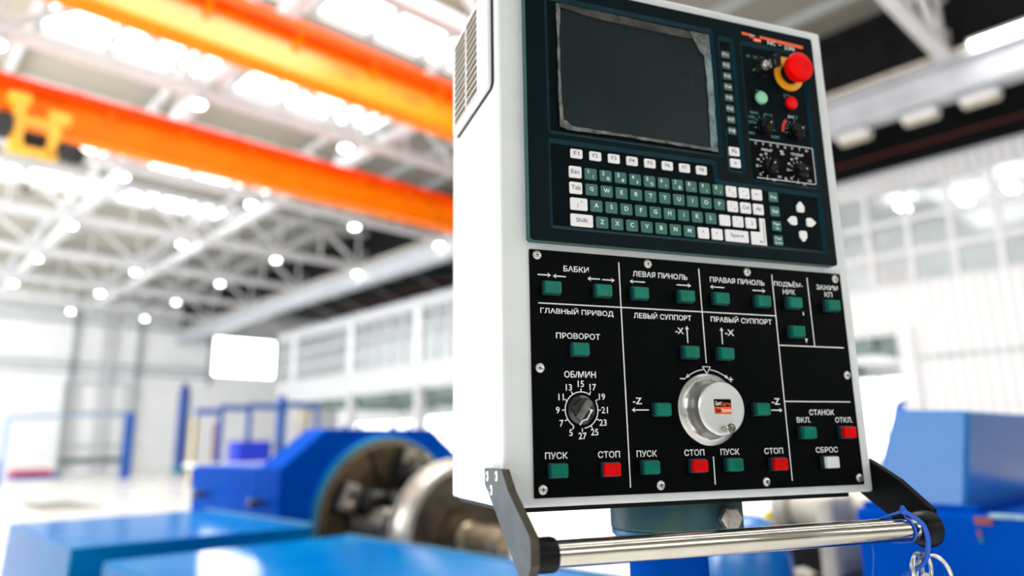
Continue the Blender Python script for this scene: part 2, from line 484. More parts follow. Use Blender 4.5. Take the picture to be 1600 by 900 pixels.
# far wall
YW = 66.0
b = MB(); b.box(-16, 40, YW, YW + 0.3, 0, ZR, wall_white); struct('wall_back', b)
b = MB()
for z in (6.75, 6.15, 10.1, 10.9): b.box(-16, 24, YW - 0.3, YW, z + E_, z + 0.22 + E_, wall_grey)
for x in (13.1, 17.9, 23.9): b.box(x - 0.14, x + 0.2, YW - 0.3, YW, 5.6 + E_, ZR, wall_grey)
struct('trim_9', b)
b = MB()                                                     # gate frame on the far wall
for x in (12.9, 17.9): b.box(x - 0.14, x + 0.14, YW - 0.4, YW, 0, 5.4 + E_, wall_grey)
for z in (5.4, 2.9, 0.35): b.box(12.9, 17.9, YW - 0.35, YW, z + E_ - 0.08, z + E_ + 0.08, wall_grey)
b.box(15.1, 16.2, YW - 0.2, YW, 0, 12 + E_, truss_white)
b.box(13.0, 17.8, YW - 0.3, YW - 0.05, 0.7, 1.15, green_steel)
for x in (13.5, 17.4): b.box(x - 0.35, x + 0.35, YW - 0.16, YW, 0.2, 5.2 + E_, truss_white)
struct('door_1', b)
b = MB(); b.box(24.3, 29.9, YW - 0.25, YW - 0.1, 6.6 + E_, 9.9 + E_, mat('bright_daylight_pane', (0.9, 0.9, 0.9), 0.5, noise=0.02, nscale=1, emit=(1, 1, 1), estr=9.0))
s = struct('window_20', b)
b = MB()
for x in (24.2, 29.9): b.box(x, x + 0.12, YW - 0.35, YW, 6.5 + E_, 10.0 + E_, wall_white)
b.box(24.2, 30, YW - 0.35, YW, 6.45 + E_, 6.6 + E_, wall_white); b.box(24.2, 30, YW - 0.35, YW, 9.9 + E_, 10.05 + E_, wall_white)
b.build('window_frame', s)

# end wall of the hall behind the camera, with its band of windows
b = MB(); b.box(-16, 34, -15.3, -15, 0, ZR, mat('end_wall_beige', (0.46, 0.43, 0.37), 0.7, noise=0.1, nscale=1)); b.box(-16, 34, -15, -14.9, 0, 2.2, green_steel)
for x in (-10, -2, 6, 14, 22): b.box(x - 0.3, x + 0.3, -15, -14.6, 0, ZR, wall_grey)
struct('wall_front', b)
for k in range(4):
    b = MB(); b.box(-9 + k * 8, -3 + k * 8, -14.98, -14.9, 5, 8.4, window_mat); s = struct('window_%d' % (70 + k), b)
    b = MB()
    for i in range(5): b.box(-9 + k * 8 + i * 1.5 - 0.06, -9 + k * 8 + i * 1.5 + 0.06, -14.9, -14.8, 4.9, 8.5, truss_white)
    b.build('window_frame', s)

# gallery block on the right: ribbed cladding, three rows of panes, open bays beneath
XG = 24.0
b = MB()
b.box(XG, XG + 0.2, -2, 52, 7.85 + E_, 8.45 + E_, wall_ribbed)
b.box(XG, XG + 0.2, -2, 52, 3.3 + E_, 4.7 + E_, wall_ribbed)
b.box(XG, XG + 0.2, -2, 7.75, 0, 3.3 + E_, wall_ribbed)
b.box(XG + 0.2, 34, 51.8, 52, 3.3 + E_, 8.45 + E_, wall_white)
b.box(XG + 0.2, 34, -2, 52, 8.3 + E_, 8.45 + E_, wall_white)
b.box(XG + 0.2, 34, -2, 52, 3.2 + E_, 3.35 + E_, wall_white)
b.box(29.5, 29.6, -2, 51.8, 3.35 + E_, 8.3 + E_, wall_white)
struct('wall_right', b)
b = MB()
b.box(XG - 0.08, XG, -2, 52, 8.42 + E_, 8.52 + E_, runway_white)
b.box(XG - 0.05, XG, -2, 7.75, 2.33 + E_, 2.45 + E_, wall_grey)
b.box(XG - 0.06, XG, -2, 52, 4.62 + E_, 4.74 + E_, truss_white)
b.box(XG - 0.06, XG, -2, 52, 7.80 + E_, 7.92 + E_, truss_white)
struct('trim_10', b)
wn = 30
bays = [(-2.0, 3.4), (3.7, 10.9), (11.3, 18.5), (18.9, 26.1), (26.5, 33.4), (33.9, 40.9), (41.4, 48.9), (49.4, 51.9)]
for y0, y1 in bays:
    b = MB()
    n = max(2, round((y1 - y0) / 1.3))
    for i in range(n + 1):
        y = y0 + (y1 - y0) * i / n
        b.box(XG - 0.02, XG + 0.12, y - 0.08, y + 0.08, 4.7 + E_, 7.85 + E_, truss_white)
    for z in (5.72, 6.78):
        b.box(XG - 0.01, XG + 0.11, y0, y1, z + E_ - 0.08, z + E_ + 0.08, truss_white)
    s = struct('window_%d' % wn, b); wn += 1
    b = MB(); b.box(XG + 0.05, XG + 0.06, y0, y1, 4.7 + E_, 7.85 + E_, pane); b.build('panes', s)
b = MB()
for i in range(len(bays) - 1):
    b.box(XG - 0.1, XG + 0.2, bays[i][1] - 0.05, bays[i + 1][0] + 0.05, 4.7 + E_, 7.85 + E_, wall_white)
for y in (7.75, 18.7, 26.3, 33.65, 41.15, 49.15): b.box(XG - 0.1, XG + 0.35, y - 0.25, y + 0.25, 0, 3.3 + E_, truss_white)
struct('trim_11', b)
# under the gallery
b = MB()
b.box(33.8, 34, -2, 60, 0, 3.3 + E_, wall_white)
struct('wall_under_gallery', b)
for k, (y0, y1, z0, z1) in enumerate([(9.5, 13.5, 0.2, 2.6), (15, 26, 0.0, 2.2), (28, 39, 0.0, 2.4), (41.5, 46, 0.0, 2.2), (47, 50, 0.0, 2.0), (51, 57, 0.0, 2.0)]):
    b = MB(); b.box(33.7, 33.8, y0, y1, z0 + E_ - 1.0, z1 + E_, window_mat); s = struct('window_%d' % (50 + k), b)
    b = MB()
    b.box(33.6, 33.7, y0 - 0.1, y1 + 0.1, z1 + E_, z1 + 0.12 + E_, green_steel)
    for i in range(4):
        y = y0 + (y1 - y0) * i / 3; b.box(33.6, 33.7, y - 0.05, y + 0.05, z0 + E_ - 1.0, z1 + E_, wall_white)
    b.build('window_frame', s)
b = MB()
for y in range(9, 52, 4): b.box(XG + 0.3, 33.7, y - 0.15, y + 0.15, 2.75 + E_, 3.2 + E_, green_steel)
b.box(XG + 0.5, XG + 0.8, 8, 52, 2.7 + E_, 3.2 + E_, green_steel)
struct('trim_12', b)

# ---- crane runway: heavy pale beam down the right side
b = MB()
b.box(20.6, 21.4, -2, 66, 9.9 + E_, 10.0 + E_, runway_white)
b.box(20.95, 21.05, -2, 66, 9.1 + E_, 9.9 + E_, runway_white)
b.box(20.7, 21.3, -2, 66, 9.0 + E_, 9.1 + E_, runway_white)
b.box(20.5, 20.56, -2, 66, 10.02 + E_, 10.12 + E_, cast_beige)
struct('trim_13', b)
# ---- roof trusses
TY = [4.8, 12.4, 20.0, 27.5, 35.2, 42.7, 50.1, 57.8]
TL = ['white steel roof truss in the top right corner, nearest of all the trusses',
      'white roof truss crossing above the upper orange crane beam',
      'white roof truss running between the two orange crane beams',
      'white roof truss just behind the lower orange crane beam',
      'second white roof truss behind the lower orange crane beam',
      'third white roof truss behind the lower orange crane beam',
      'fourth white roof truss behind the lower orange crane beam',
      'farthest white roof truss, next to the far wall']
for k, y in enumerate(TY):
    t = empty('roof_truss', (0, y, 10 + E_), 0, TL[k], 'roof truss', 'white roof trusses')
    b = MB(); b.box(-12, 22, -0.16, 0.16, -0.02, 0.30, truss_white); b.build('bottom_chord', t)
    b = MB(); b.box(-12, 22, -0.14, 0.14, 2.0, 2.28, truss_white); b.build('top_chord', t)
    b = MB()
    for i in range(-3, 5):
        x = 1.6 + i * 4.8
        if x - 2.4 > -12: b.beam((x, 0, 0.2), (x - 2.4, 0, 2.1), 0.17, 0.17, truss_white)
        if x + 2.4 < 22: b.beam((x, 0, 0.2), (x + 2.4, 0, 2.1), 0.17, 0.17, truss_white)
        b.beam((x, 0, 0.2), (x, 0, 2.1), 0.13, 0.13, truss_white)
        if x + 2.4 < 22: b.beam((x + 2.4, 0, 0.2), (x + 2.4, 0, 2.1), 0.11, 0.11, truss_white)
    b.beam((20.8, 0, 0.2), (22, 0, 2.1), 0.17, 0.17, truss_white)
    b.build('web_members', t)
for k, (x, lab) in enumerate(((6.8, 'long white tie beam running down the hall, nearer the left'),
                              (12.8, 'long white tie beam running down the hall, nearer the crane runway'))):
    t = empty('tie_beam', (x, 20, 10.35 + E_), 0, lab, 'beam')
    b = MB(); b.box(-0.17, 0.17, -8, 41, -0.02, 0.34, truss_white); b.build('lower_chord', t)
    b = MB()
    for i in range(0, 48, 4):
        b.beam((0, -8 + i, 0.2), (0, -6 + i, 1.7), 0.1, 0.1, truss_white); b.beam((0, -6 + i, 1.7), (0, -4 + i, 0.2), 0.1, 0.1, truss_white)
    b.box(-0.1, 0.1, -8, 41, 1.6, 1.8, truss_white)
    b.build('upper_bracing', t)

# ---- high-bay lamps hanging from the bottom chords
def make_lamp():
    t = empty('high_bay_lamp', (0, 0, 0), 0, 'x', 'lamp', 'high-bay lamps on the roof trusses')
    b = MB(); b.lathe((0, 0, 0.02), (0, 0, 1), [(0.20, 0.0), (0.21, 0.06), (0.10, 0.2), (0.04, 0.26)], lamp_body, 20); b.build('housing', t)
    b = MB(); b.lathe((0, 0, -0.05), (0, 0, 1), [(0.08, 0.0), (0.16, 0.02), (0.185, 0.07)], lamp_glow, 20); b.build('lens', t)
    return t
lampA = make_lamp()
lkids = [q for q in SC.objects if q.parent == lampA]
rows = [(12.4, [6.4, 11.1]), (20.0, [1.6, 6.4, 11.2]), (27.5, [6.4, 11.2, 16.0, 20.8]), (35.3, [1.6, 6.4, 11.1, 15.9, 20.8]),
        (42.7, [6.4, 11.1, 15.8]), (50.1, [6.5, 11.1, 15.7]), (57.9, [6.4, 11.1, 16.0])]
rn = ['above the upper orange crane beam', 'between the two orange crane beams', 'on the first truss behind the lower orange beam',
      'on the second truss behind the lower orange beam', 'on the third truss behind the lower orange beam',
      'on the fourth truss behind the lower orange beam', 'on the truss next to the far wall']
od = ['leftmost', 'second from left', 'third from left', 'fourth from left', 'fifth from left']
first = True
for (y, xs), nm in zip(rows, rn):
    for i, x in enumerate(xs):
        L = lampA if first else copy_tree(lampA, None, lkids); first = False
        L.location = (x, y, 9.72 + E_)
        L['label'] = 'bright round lamp, %s %s' % (od[i], nm)

# tube fixtures under the runway beam
fixA = empty('strip_light', (0, 0, 0), 0, 'x', 'lamp', 'strip lights under the runway beam')
b = MB(); b.box(-0.2, 0.2, -0.46, 0.46, -0.05, 0.14, truss_white); b.build('housing', fixA, bevel=0.05)
b = MB(); b.box(-0.05, 0.05, -0.3, 0.3, 0.14, 0.262, wall_grey); b.build('bracket', fixA)
b = MB(); b.box(-0.17, 0.17, -0.42, 0.42, -0.12, -0.05, cast_beige); b.build('diffuser', fixA)
fk = [q for q in SC.objects if q.parent == fixA]
for i, (y, lab) in enumerate(((7.45, 'pale strip light under the runway beam, closest to the control box'),
                              (5.65, 'middle pale strip light under the runway beam'),
                              (4.2, 'pale strip light under the runway beam, nearest the top right corner'))):
    o = fixA if i == 0 else copy_tree(fixA, None, fk)
    o.location = (21.0, y, 8.74 + E_); o['label'] = lab
b = MB(); b.box(-0.12, 0.12, -0.9, 0.9, 0.0, 0.12, lamp_glow)
t = empty('tube_lamp', (20.45, 3.2, 9.95 + E_), 0, 'glowing tube lamp on top edge of the runway beam at the right border', 'lamp')
b.build('tube', t); b = MB(); b.box(-0.15, 0.15, -0.95, 0.95, 0.12, 0.2, lamp_body); b.build('reflector', t)

# ceiling lights seen through the gallery panes
gl = [(26.5, 8.1, 7.9, 'seen through the gallery panes, left one'), (27.5, 6.4, 7.9, 'seen through the gallery panes, middle one'), (26, 4.8, 7.6, 'seen through the gallery panes, right one')]
gA = None
for x, y, z, lab in gl:
    b = MB(); b.box(-0.35, 0.35, -0.12, 0.12, 0, 0.06, lamp_glow)
    o = b.build('ceiling_light'); o.location = (x, y, z + E_)
    tag(o, 'small lit ceiling light ' + lab, 'lamp', 'ceiling lights inside the gallery')

# ---- two orange crane girders
def girder(Y, x0, x1, label, web, marks):
    t = empty('crane_girder', (0, Y, 7.8 + E_), 0, label, 'crane beam')
    b = MB(); b.box(x0, x1, -0.36, 0.30, 1.02, 1.16, crane_red); b.box(x0, x1, -0.36, -0.33, 0.92, 1.02, crane_red); b.build('top_flange', t)
    b = MB(); b.box(x0, x1, -0.05, 0.30, 0.06, 1.02, web); b.build('web', t)
    b = MB(); b.box(x0, x1, -0.22, 0.34, 0.0, 0.06, crane_orange); b.build('bottom_flange', t)
    x = x0 + 0.7
    while x < x1:
        b = MB(); b.prism([(-0.33, 1.02), (-0.05, 1.02), (-0.05, 0.55)], 0, x - 0.05, x + 0.05, crane_orange); b.build('gusset', t); x += 1.9
    for (mx, wd) in marks:
        b = MB(); b.text('5 тонн' if wd < 1 else 'кран мостовой', mx, 0.55, wd, 0.2, -0.06, print_brown); b.build('marking', t)
    return t
girder(13.45, -4, 20.6, 'upper amber-orange crane beam crossing the top left of the hall', crane_light, [(7.4, 0.62), (9.1, 0.9)])
girder(20.1, -6, 20.6, 'lower bright orange crane beam passing behind the control box', crane_orange, [])

# crane hoist trolley on the lower beam, far left
t = empty('crane_hoist', (2.7, 19.545, 7.17 + E_), 0, 'yellow hoist trolley with black motor hanging on the lower orange beam', 'hoist')
b = MB()
b.box(-0.42, -0.24, -0.1, 0.1, -0.05, 0.78, crane_yellow); b.box(0.06, 0.24, -0.1, 0.1, -0.12, 0.62, crane_yellow)
b.box(-0.50, -0.20, -0.12, 0.12, 0.62, 0.80, crane_yellow); b.box(0.04, 0.36, -0.12, 0.12, 0.46, 0.64, crane_yellow)
b.box(-0.3, 0.1, -0.08, 0.08, 0.34, 0.46, crane_yellow); b.box(-0.42, 0.24, -0.1, 0.1, -0.14, -0.04, crane_yellow)
b.build('frame', t, bevel=0.015)
b = MB(); b.lathe((0.2, 0, 0.05), (1, 0, -0.1), [(0.12, 0), (0.16, 0.05), (0.17, 0.3), (0.1, 0.42)], trolley_black, 20); b.build('motor', t)
b = MB(); b.lathe((-0.62, 0, 0.25), (1, 0, 0), [(0.2, 0), (0.22, 0.05), (0.22, 0.2), (0.15, 0.24)], trolley_black, 20); b.build('gearbox', t)
b = MB(); b.lathe((-0.25, 0, 0.12), (1, 0, 0), [(0.12, 0), (0.12, 0.32)], jaw_dark, 20); b.build('rope_drum', t)
b = MB(); b.tube((-0.1, 0, -0.1), (-0.1, 0, -0.62), 0.02, 0.02, wall_grey, 8)
b.path([(-0.1, 0, -0.6), (-0.16, 0, -0.68), (-0.1, 0, -0.76), (-0.03, 0, -0.7)], 0.03, jaw_dark); b.build('hook_chain', t)
t.scale = (1.54, 1.54, 1.54)

# ================================================================== FAR SHOP-FLOOR THINGS
t = empty('jib_crane_column', (17.9, 53.5, 0), 0, 'tall thick blue column with pointed top on the far floor', 'column')
b = MB(); b.lathe((0, 0, 0.35), (0, 0, 1), [(0.34, 0), (0.40, 1.0), (0.40, 4.9), (0.30, 5.6), (0.05, 6.0)], mat('deep_blue_paint', (0.002, 0.05, 0.27), 0.5, noise=0.3, nscale=2), 20); b.build('post', t)
b = MB(); b.lathe((0, 0, 0), (0, 0, 1), [(0.5, 0), (0.5, 0.35), (0.42, 0.5)], cyan_edge, 20); b.build('foot', t)

t = empty('portal_frame', (10.3, 46.0, 0), 0, 'thin pale blue rectangular portal frame standing on the far left floor', 'frame')
bl = mat('rail_blue', (0.004, 0.09, 0.42), 0.5, noise=0.3, nscale=2); blp = mat('pale_rail_blue', (0.30, 0.46, 0.78), 0.5, noise=0.15, nscale=2)
A_ = Vector((-4.2, -3.0, 0)); B_ = Vector((2.75, 2.3, 0))
b = MB(); b.beam(A_ + Vector((0, 0, 3.3)), B_ + Vector((0, 0, 3.9)), 0.16, 0.16, blp); b.build('top_rail', t)
b = MB(); b.beam(A_, A_ + Vector((0, 0, 3.3)), 0.18, 0.18, blp); b.build('post', t)
b = MB(); b.beam(B_, B_ + Vector((0, 0, 3.9)), 0.35, 0.5, bl); b.build('post', t)
t = empty('guard_rail', (4.2, 36.0, 0), 0, 'low blue guard rail at the left edge of the floor', 'railing')
b = MB()
for z in (0.35, 0.75, 1.15): b.beam((-3, -1, z), (1.0, 1.2, z), 0.07, 0.07, bl)
b.build('rails', t)
for q in ((-3, -1), (-1, 0.1), (1.0, 1.2)):
    b = MB(); b.beam((q[0], q[1], 0), (q[0], q[1], 1.3), 0.1, 0.1, bl); b.build('post', t)
b = MB(); b.box(8.3, 10.4, 54.0, 56.0, 0.25, 0.55, red_paint); b.box(8.3, 10.9, 53.9, 56.1, 0, 0.25, bl)
tag(b.build('steel_crate', bevel=0.04), 'low red and blue crate on the floor inside the pale blue frame', 'crate')

t = empty('loading_arm', (25.2, 8.35, 0), 0, 'small blue arm on a yellow post inside the bay under the gallery', 'machine')
b = MB(); b.hexa([(-0.1, -0.35, 2.6), (-0.1, 0.5, 2.45), (-0.1, 0.35, 2.8), (-0.1, -0.3, 3.15)], [(0.1, -0.35, 2.6), (0.1, 0.5, 2.45), (0.1, 0.35, 2.8), (0.1, -0.3, 3.15)], bl); b.build('arm', t)
b = MB(); b.box(-0.12, 0.12, -0.34, -0.05, 0, 2.6, yellow_paint); b.build('post', t)

# blue work platform behind the headstock
t = empty('work_platform', (15.4, 35.0, 0), 0, 'blue pipe-framed work platform standing behind the big machine', 'platform')
b = MB()
for x0, x1, z in ((-3.1, -2.0, 3.25), (-2.0, -0.6, 3.45), (-0.55, 1.0, 3.55), (1.05, 3.1, 3.7)): b.box(x0, x1, -0.12, 0.12, z, z + 0.28, bl)
b.build('top_rail', t)
for x, h, wd in ((-3.1, 3.3, 0.12), (-1.95, 3.5, 0.2), (-0.55, 3.6, 0.2), (1.1, 4.25, 0.34), (3.1, 3.7, 0.14)):
    b = MB(); b.box(x - wd / 2, x + wd / 2, -wd / 2, wd / 2, 0, h, bl); b.build('post', t)
b = MB(); b.box(-1.3, 0.35, -0.7, 0.5, 1.0, 2.0, mat('box_blue', (0.001, 0.03, 0.62), 0.5, noise=0.2, nscale=2)); b.build('cabinet', t)
b = MB(); b.box(-3.2, 3.2, -0.9, 0.9, 0.85, 1.0, wall_white); b.build('deck', t)
b = MB(); b.box(-0.13, 0.13, -0.12, 0.12, 0, 3.2, yellow_paint); o = b.build('signal_post'); o.location = (13.0, 37, 0); tag(o, 'pale yellow upright post behind the blue work platform', 'post')
b = MB(); b.box(-0.1, 0.1, -0.1, 0.1, 0, 3.0, rust_mark); o = b.build('fire_post'); o.location = (14.4, 38, 0); tag(o, 'dark red upright post behind the blue work platform', 'post')
b = MB(); b.box(-0.16, 0.16, -0.14, 0.14, 0, 3.2, cast_beige); b.lathe((0, 0, 3.0), (0, 0, 1), [(0.3, 0), (0.35, 0.3), (0.1, 0.6)], cast_beige, 16)
o = b.build('wooden_post'); o.location = (16.9, 33.5, 0); tag(o, 'beige upright post with rounded top beside the blue platform', 'post')

# ================================================================== THE BIG MACHINE
AX, AZ = 3.17, -0.55 + E_
Z = lambda z: z + E_
t = empty('lathe_headstock', (3.17, 5.7, 0), 0, 'blue octagonal lathe headstock with a big brown chuck ring', 'lathe')
ox, oy = 3.17, 5.7
oct_ = [(2.31, 0.0), (2.31, Z(-0.14)), (2.66, Z(0.135)), (3.62, Z(0.135)), (3.97, Z(-0.14)), (4.03, Z(-0.5)), (4.03, 0.0)]
b = MB(1, (ox, oy, 0)); b.prism(oct_, 1, 4.87, 5.22, blue_machine); b.build('ring_guard', t, bevel=0.012)
b = MB(1, (ox, oy, 0)); b.box(2.31, 4.0, 5.22, 6.56, 0, Z(-0.135), blue_machine); b.build('gearbox_housing', t, bevel=0.015)
b = MB(1, (ox, oy, 0)); b.lathe((AX, 4.87, AZ), (0, -1, 0), [(0.66, 0.0), (0.645, 0.012), (0.632, 0.02), (0.625, 0.065), (0.605, 0.075), (0.585, 0.065)], [blue_machine, blue_machine, cyan_edge, cyan_edge, wheel_rim], 64, False)
b.build('chuck_rim', t)
b = MB(1, (ox, oy, 0)); b.lathe((AX, 4.87, AZ), (0, -1, 0), [(0.585, 0.0), (0.585, 0.09), (0.565, 0.105), (0.40, 0.105), (0.395, 0.095), (0.38, 0.095), (0.375, 0.105), (0.2, 0.105), (0.18, 0.16), (0.0005, 0.16)], plate_metal, 64, False)
for a in range(0, 360, 45):
    ca, sa = math.cos(math.radians(a + 22)), math.sin(math.radians(a + 22))
    b.beam((AX + ca * 0.2, 4.762, AZ + sa * 0.2), (AX + ca * 0.56, 4.762, AZ + sa * 0.56), 0.035, 0.012, jaw_dark)
b.build('faceplate', t)

def jaw(ang, r0=0.20):
    """stepped clamping jaw standing on the faceplate, with bolt heads"""
    g = MB(1, (ox, oy, 0))
    ca, sa = math.cos(ang), math.sin(ang)
    def P(r, s, d): return (AX + ca * r - sa * s, 4.765 - d, AZ + sa * r + ca * s)
    def blk(r0_, r1_, s, d0, d1, mt, taper=0.0):
        A = [P(r0_, -s, d0), P(r1_, -s, d0), P(r1_, s, d0), P(r0_, s, d0)]
        Bq = [P(r0_ + taper, -s * 0.88, d1), P(r1_ - taper, -s * 0.88, d1), P(r1_ - taper, s * 0.88, d1), P(r0_ + taper, s * 0.88, d1)]
        g.hexa(A, Bq, mt)
    blk(r0, 0.54, 0.11, 0.0, 0.10, jaw_dark)
    blk(r0 + 0.02, 0.40, 0.09, 0.10, 0.25, jaw_dark, 0.015)
    blk(0.41, 0.53, 0.10, 0.10, 0.15, jaw_light, 0.01)
    for s in (-0.06, 0.06):
        g.lathe(P(0.48, s, 0.14), (0, -1, 0), [(0.032, 0), (0.032, 0.06), (0.02, 0.065)], jaw_light, 10)
        g.lathe(P(0.30, s, 0.24), (0, -1, 0), [(0.028, 0), (0.028, 0.05), (0.014, 0.05), (0.012, 0.02)], jaw_dark, 10)
    g.lathe(P(0.30, 0, 0.10), (0, -1, 0), [(0.12, 0), (0.125, 0.05), (0.12, 0.17), (0.09, 0.2)], jaw_dark, 20)
    g.build('chuck_jaw', t, bevel=0.006)
for a in (74, 156, 246, 330): jaw(math.radians(a))
b = MB(1, (ox, oy, 0)); b.lathe((2.88, 4.70, AZ + 0.03), (0, -1, 0), [(0.10, 0), (0.10, 0.36), (0.085, 0.38), (0.085, 0.42), (0.05, 0.43)], dog_steel, 28)
b.lathe((2.88, 4.28, AZ + 0.03), (0, -1, 0), [(0.10, 0), (0.10, 0.05), (0.07, 0.06)], jaw_dark, 28); b.build('driving_dog', t)
b = MB(1, (ox, oy, 0)); b.lathe((AX, 4.70, AZ), (0, -1, 0), [(0.24, 0), (0.23, 0.2), (0.17, 0.3), (0.12, 0.42)], jaw_dark, 28); b.build('spindle_nose', t)
for y, z in ((5.12, -0.38), (6.2, -0.36)):
    b = MB(1, (ox, oy, 0)); b.lathe((2.31, y, Z(z)), (-1, 0, 0), [(0.026, 0), (0.02, 0.02), (0.018, 0.07), (0.036, 0.075), (0.036, 0.1), (0.01, 0.105)], jaw_dark, 14); b.build('knob', t)
for x in (2.85, 2.98, 3.28, 3.45):
    b = MB(1, (ox, oy, 0)); b.lathe((x, 4.95, Z(0.135)), (0, 0, 1), [(0.02, 0), (0.02, 0.02), (0.008, 0.03)], cyan_edge, 10); b.build('lifting_plug', t)

# wheelset clamped between centres
t = empty('railway_wheelset', (AX, 3.97, 0), 0, 'brown train wheel with polished pale rim and stub axle, held before the chuck', 'wheel')
WZ = -0.60 + E_
b = MB(1, (AX, 3.97, 0))
b.lathe((AX, 4.06, WZ), (0, -1, 0), [(0.40, 0.0), (0.485, 0.0), (0.505, 0.012), (0.508, 0.03), (0.486, 0.05), (0.482, 0.15), (0.474, 0.165), (0.43, 0.168), (0.425, 0.15)], wheel_rim, 72, False)
b.build('rim', t)
b = MB(1, (AX, 3.97, 0))
b.lathe((AX, 4.06, WZ), (0, -1, 0), [(0.425, 0.15), (0.41, 0.12), (0.36, 0.085), (0.27, 0.075), (0.18, 0.10), (0.15, 0.16), (0.145, 0.19), (0.10, 0.195)], wheel_web, 64, False)
b.lathe((AX, 4.06, WZ), (0, -1, 0), [(0.40, 0.0), (0.36, 0.03), (0.2, 0.03), (0.10, 0.0)], wheel_web, 64, False)
b.build('web', t)
b = MB(1, (AX, 3.97, 0))
b.lathe((AX, 4.18, WZ), (0, -1, 0), [(0.08, 0), (0.08, 0.08), (0.10, 0.10), (0.10, 0.34), (0.085, 0.36), (0.083, 0.58), (0.09, 0.585), (0.09, 0.61), (0.065, 0.63), (0.065, 0.68)], axle_mat, 40)
b.build('axle', t)
b = MB(1, (AX, 3.97, 0)); b.box(AX - 0.2, AX + 0.2, 3.86, 3.98, 0.445, WZ - 0.52, jaw_dark); b.box(AX - 0.12, AX + 0.12, 3.9, 4.0, WZ - 0.52, WZ - 0.49, jaw_light)
b.build('support_roller', t, bevel=0.01)

# lathe bed
b = MB(); b.box(2.75, 4.0, 1.9, 4.86, 0, 0.36, blue_machine); b.box(2.85, 3.0, 1.9, 4.86, 0.36, 0.44, jaw_light); b.box(3.7, 3.85, 1.9, 4.86, 0.36, 0.44, jaw_light)
tag(b.build('lathe_bed', bevel=0.02), 'blue machine bed with steel rails lying under the wheel', 'machine bed')

# two long blue covers in front
def cover(label, X0, X1, Y0, Y1, zt, tx=0.06):
    t = empty('machine_cover', ((X0 + X1) / 2, (Y0 + Y1) / 2, 0), 0, label, 'cover', 'blue sheet-metal machine covers')
    b = MB(1, ((X0 + X1) / 2, (Y0 + Y1) / 2, 0))
    b.hexa([(X0 - tx, Y0, 0), (X1, Y0, 0), (X1, Y1, 0), (X0 - tx, Y1, 0)], [(X0, Y0, zt), (X1, Y0, zt), (X1, Y1, zt), (X0, Y1, zt)], blue_cover)
    b.build('cover_panel', t, bevel=0.012, seg=3)
    b = MB(1, ((X0 + X1) / 2, (Y0 + Y1) / 2, 0)); b.box(X1 + 0.001, X1 + 0.03, Y0, Y1, zt - 0.10, zt + 0.006, cyan_edge); b.build('edge_strip', t)
    return t
cover('long blue cover with pale shiny top, the farther one at lower left', 0.84, 2.0, 3.80, 5.38, Z(-0.42))
cover('big glossy blue cover at the bottom edge, in front of the other cover', 0.907, 2.06, 1.2, 3.55, Z(-0.46), 0.02)

# tailstock at right
t = empty('lathe_tailstock', (2.9, 0.0, 0), 0, 'blue lathe tailstock with a tapered top block at the right edge', 'lathe')
o3 = (2.9, 0.0, 0)
b = MB(1, o3); b.box(2.31, 3.6, -1.6, 0.955, 0, Z(-0.205), blue_machine); b.build('base_housing', t, bevel=0.012)
b = MB(1, o3)
b.hexa([(2.335, 0.66, Z(-0.205)), (3.4, 0.66, Z(-0.205)), (3.4, 0.925, Z(-0.205)), (2.335, 0.925, Z(-0.205))],
       [(2.40, 0.635, Z(0.075)), (3.35, 0.635, Z(0.075)), (3.35, 0.84, Z(0.085)), (2.40, 0.84, Z(0.085))], blue_lightened)
b.build('tapered_block', t, bevel=0.012)
b = MB(1, o3); b.box(2.325, 3.42, 0.63, 0.935, Z(-0.205), Z(-0.185), blue_machine); b.build('block_flange', t, bevel=0.004)
b = MB(1, o3); b.flat([], 0, rust_mark) if False else None
b.box(2.302, 2.312, 0.595, 0.635, Z(-0.232), Z(-0.212), rust_mark); b.box(2.304, 2.311, 0.625, 0.634, Z(-0.262), Z(-0.248), rust_mark); b.box(2.304, 2.311, 0.622, 0.632, Z(-0.28), Z(-0.265), cyan_edge)
b.build('paint_chip', t)
b = MB(1, o3); b.box(2.303, 2.33, -1.6, 0.60, Z(-0.214), Z(-0.2035), mat('scuffed_pale_edge', (0.30, 0.48, 0.56), 0.5, noise=0.6, nscale=25)); b.build('worn_edge', t)
for y in (0.47, 0.35):
    b = MB(1, o3); b.lathe((2.36, y, Z(-0.205)), (0, 0, 1), [(0.009, 0), (0.009, 0.01), (0.004, 0.014)], legend_white, 12); b.build('screw_head', t)
# quill and brackets of the tailstock, seen below the box
b = MB(1, o3)
b.lathe((3.05, 0.95, Z(-0.29)), (0, 1, 0), [(0.085, 0), (0.085, 0.52), (0.075, 0.53), (0.075, 0.56), (0.10, 0.565), (0.10, 0.62), (0.05, 0.65)], cast_beige, 32); b.build('quill', t)
b = MB(1, o3); b.box(2.80, 3.3, 1.24, 1.31, Z(-0.75), Z(-0.215), cast_beige); b.build('bracket', t, bevel=0.02)
b = MB(1, o3); b.box(2.85, 3.25, 1.31, 1.60, Z(-0.54), Z(-0.385), jaw_dark); b.box(2.8, 3.2, 0.96, 1.36, Z(-0.95), Z(-0.50), jaw_dark); b.build('slide', t, bevel=0.02)
b = MB(1, o3); b.path([(2.85, 1.52, Z(-0.60)), (2.85, 1.47, Z(-0.53)), (2.85, 1.40, Z(-0.515)), (2.85, 1.34, Z(-0.53)), (2.85, 1.33, Z(-0.62))], 0.03, cast_beige, 10); b.build('lever', t)

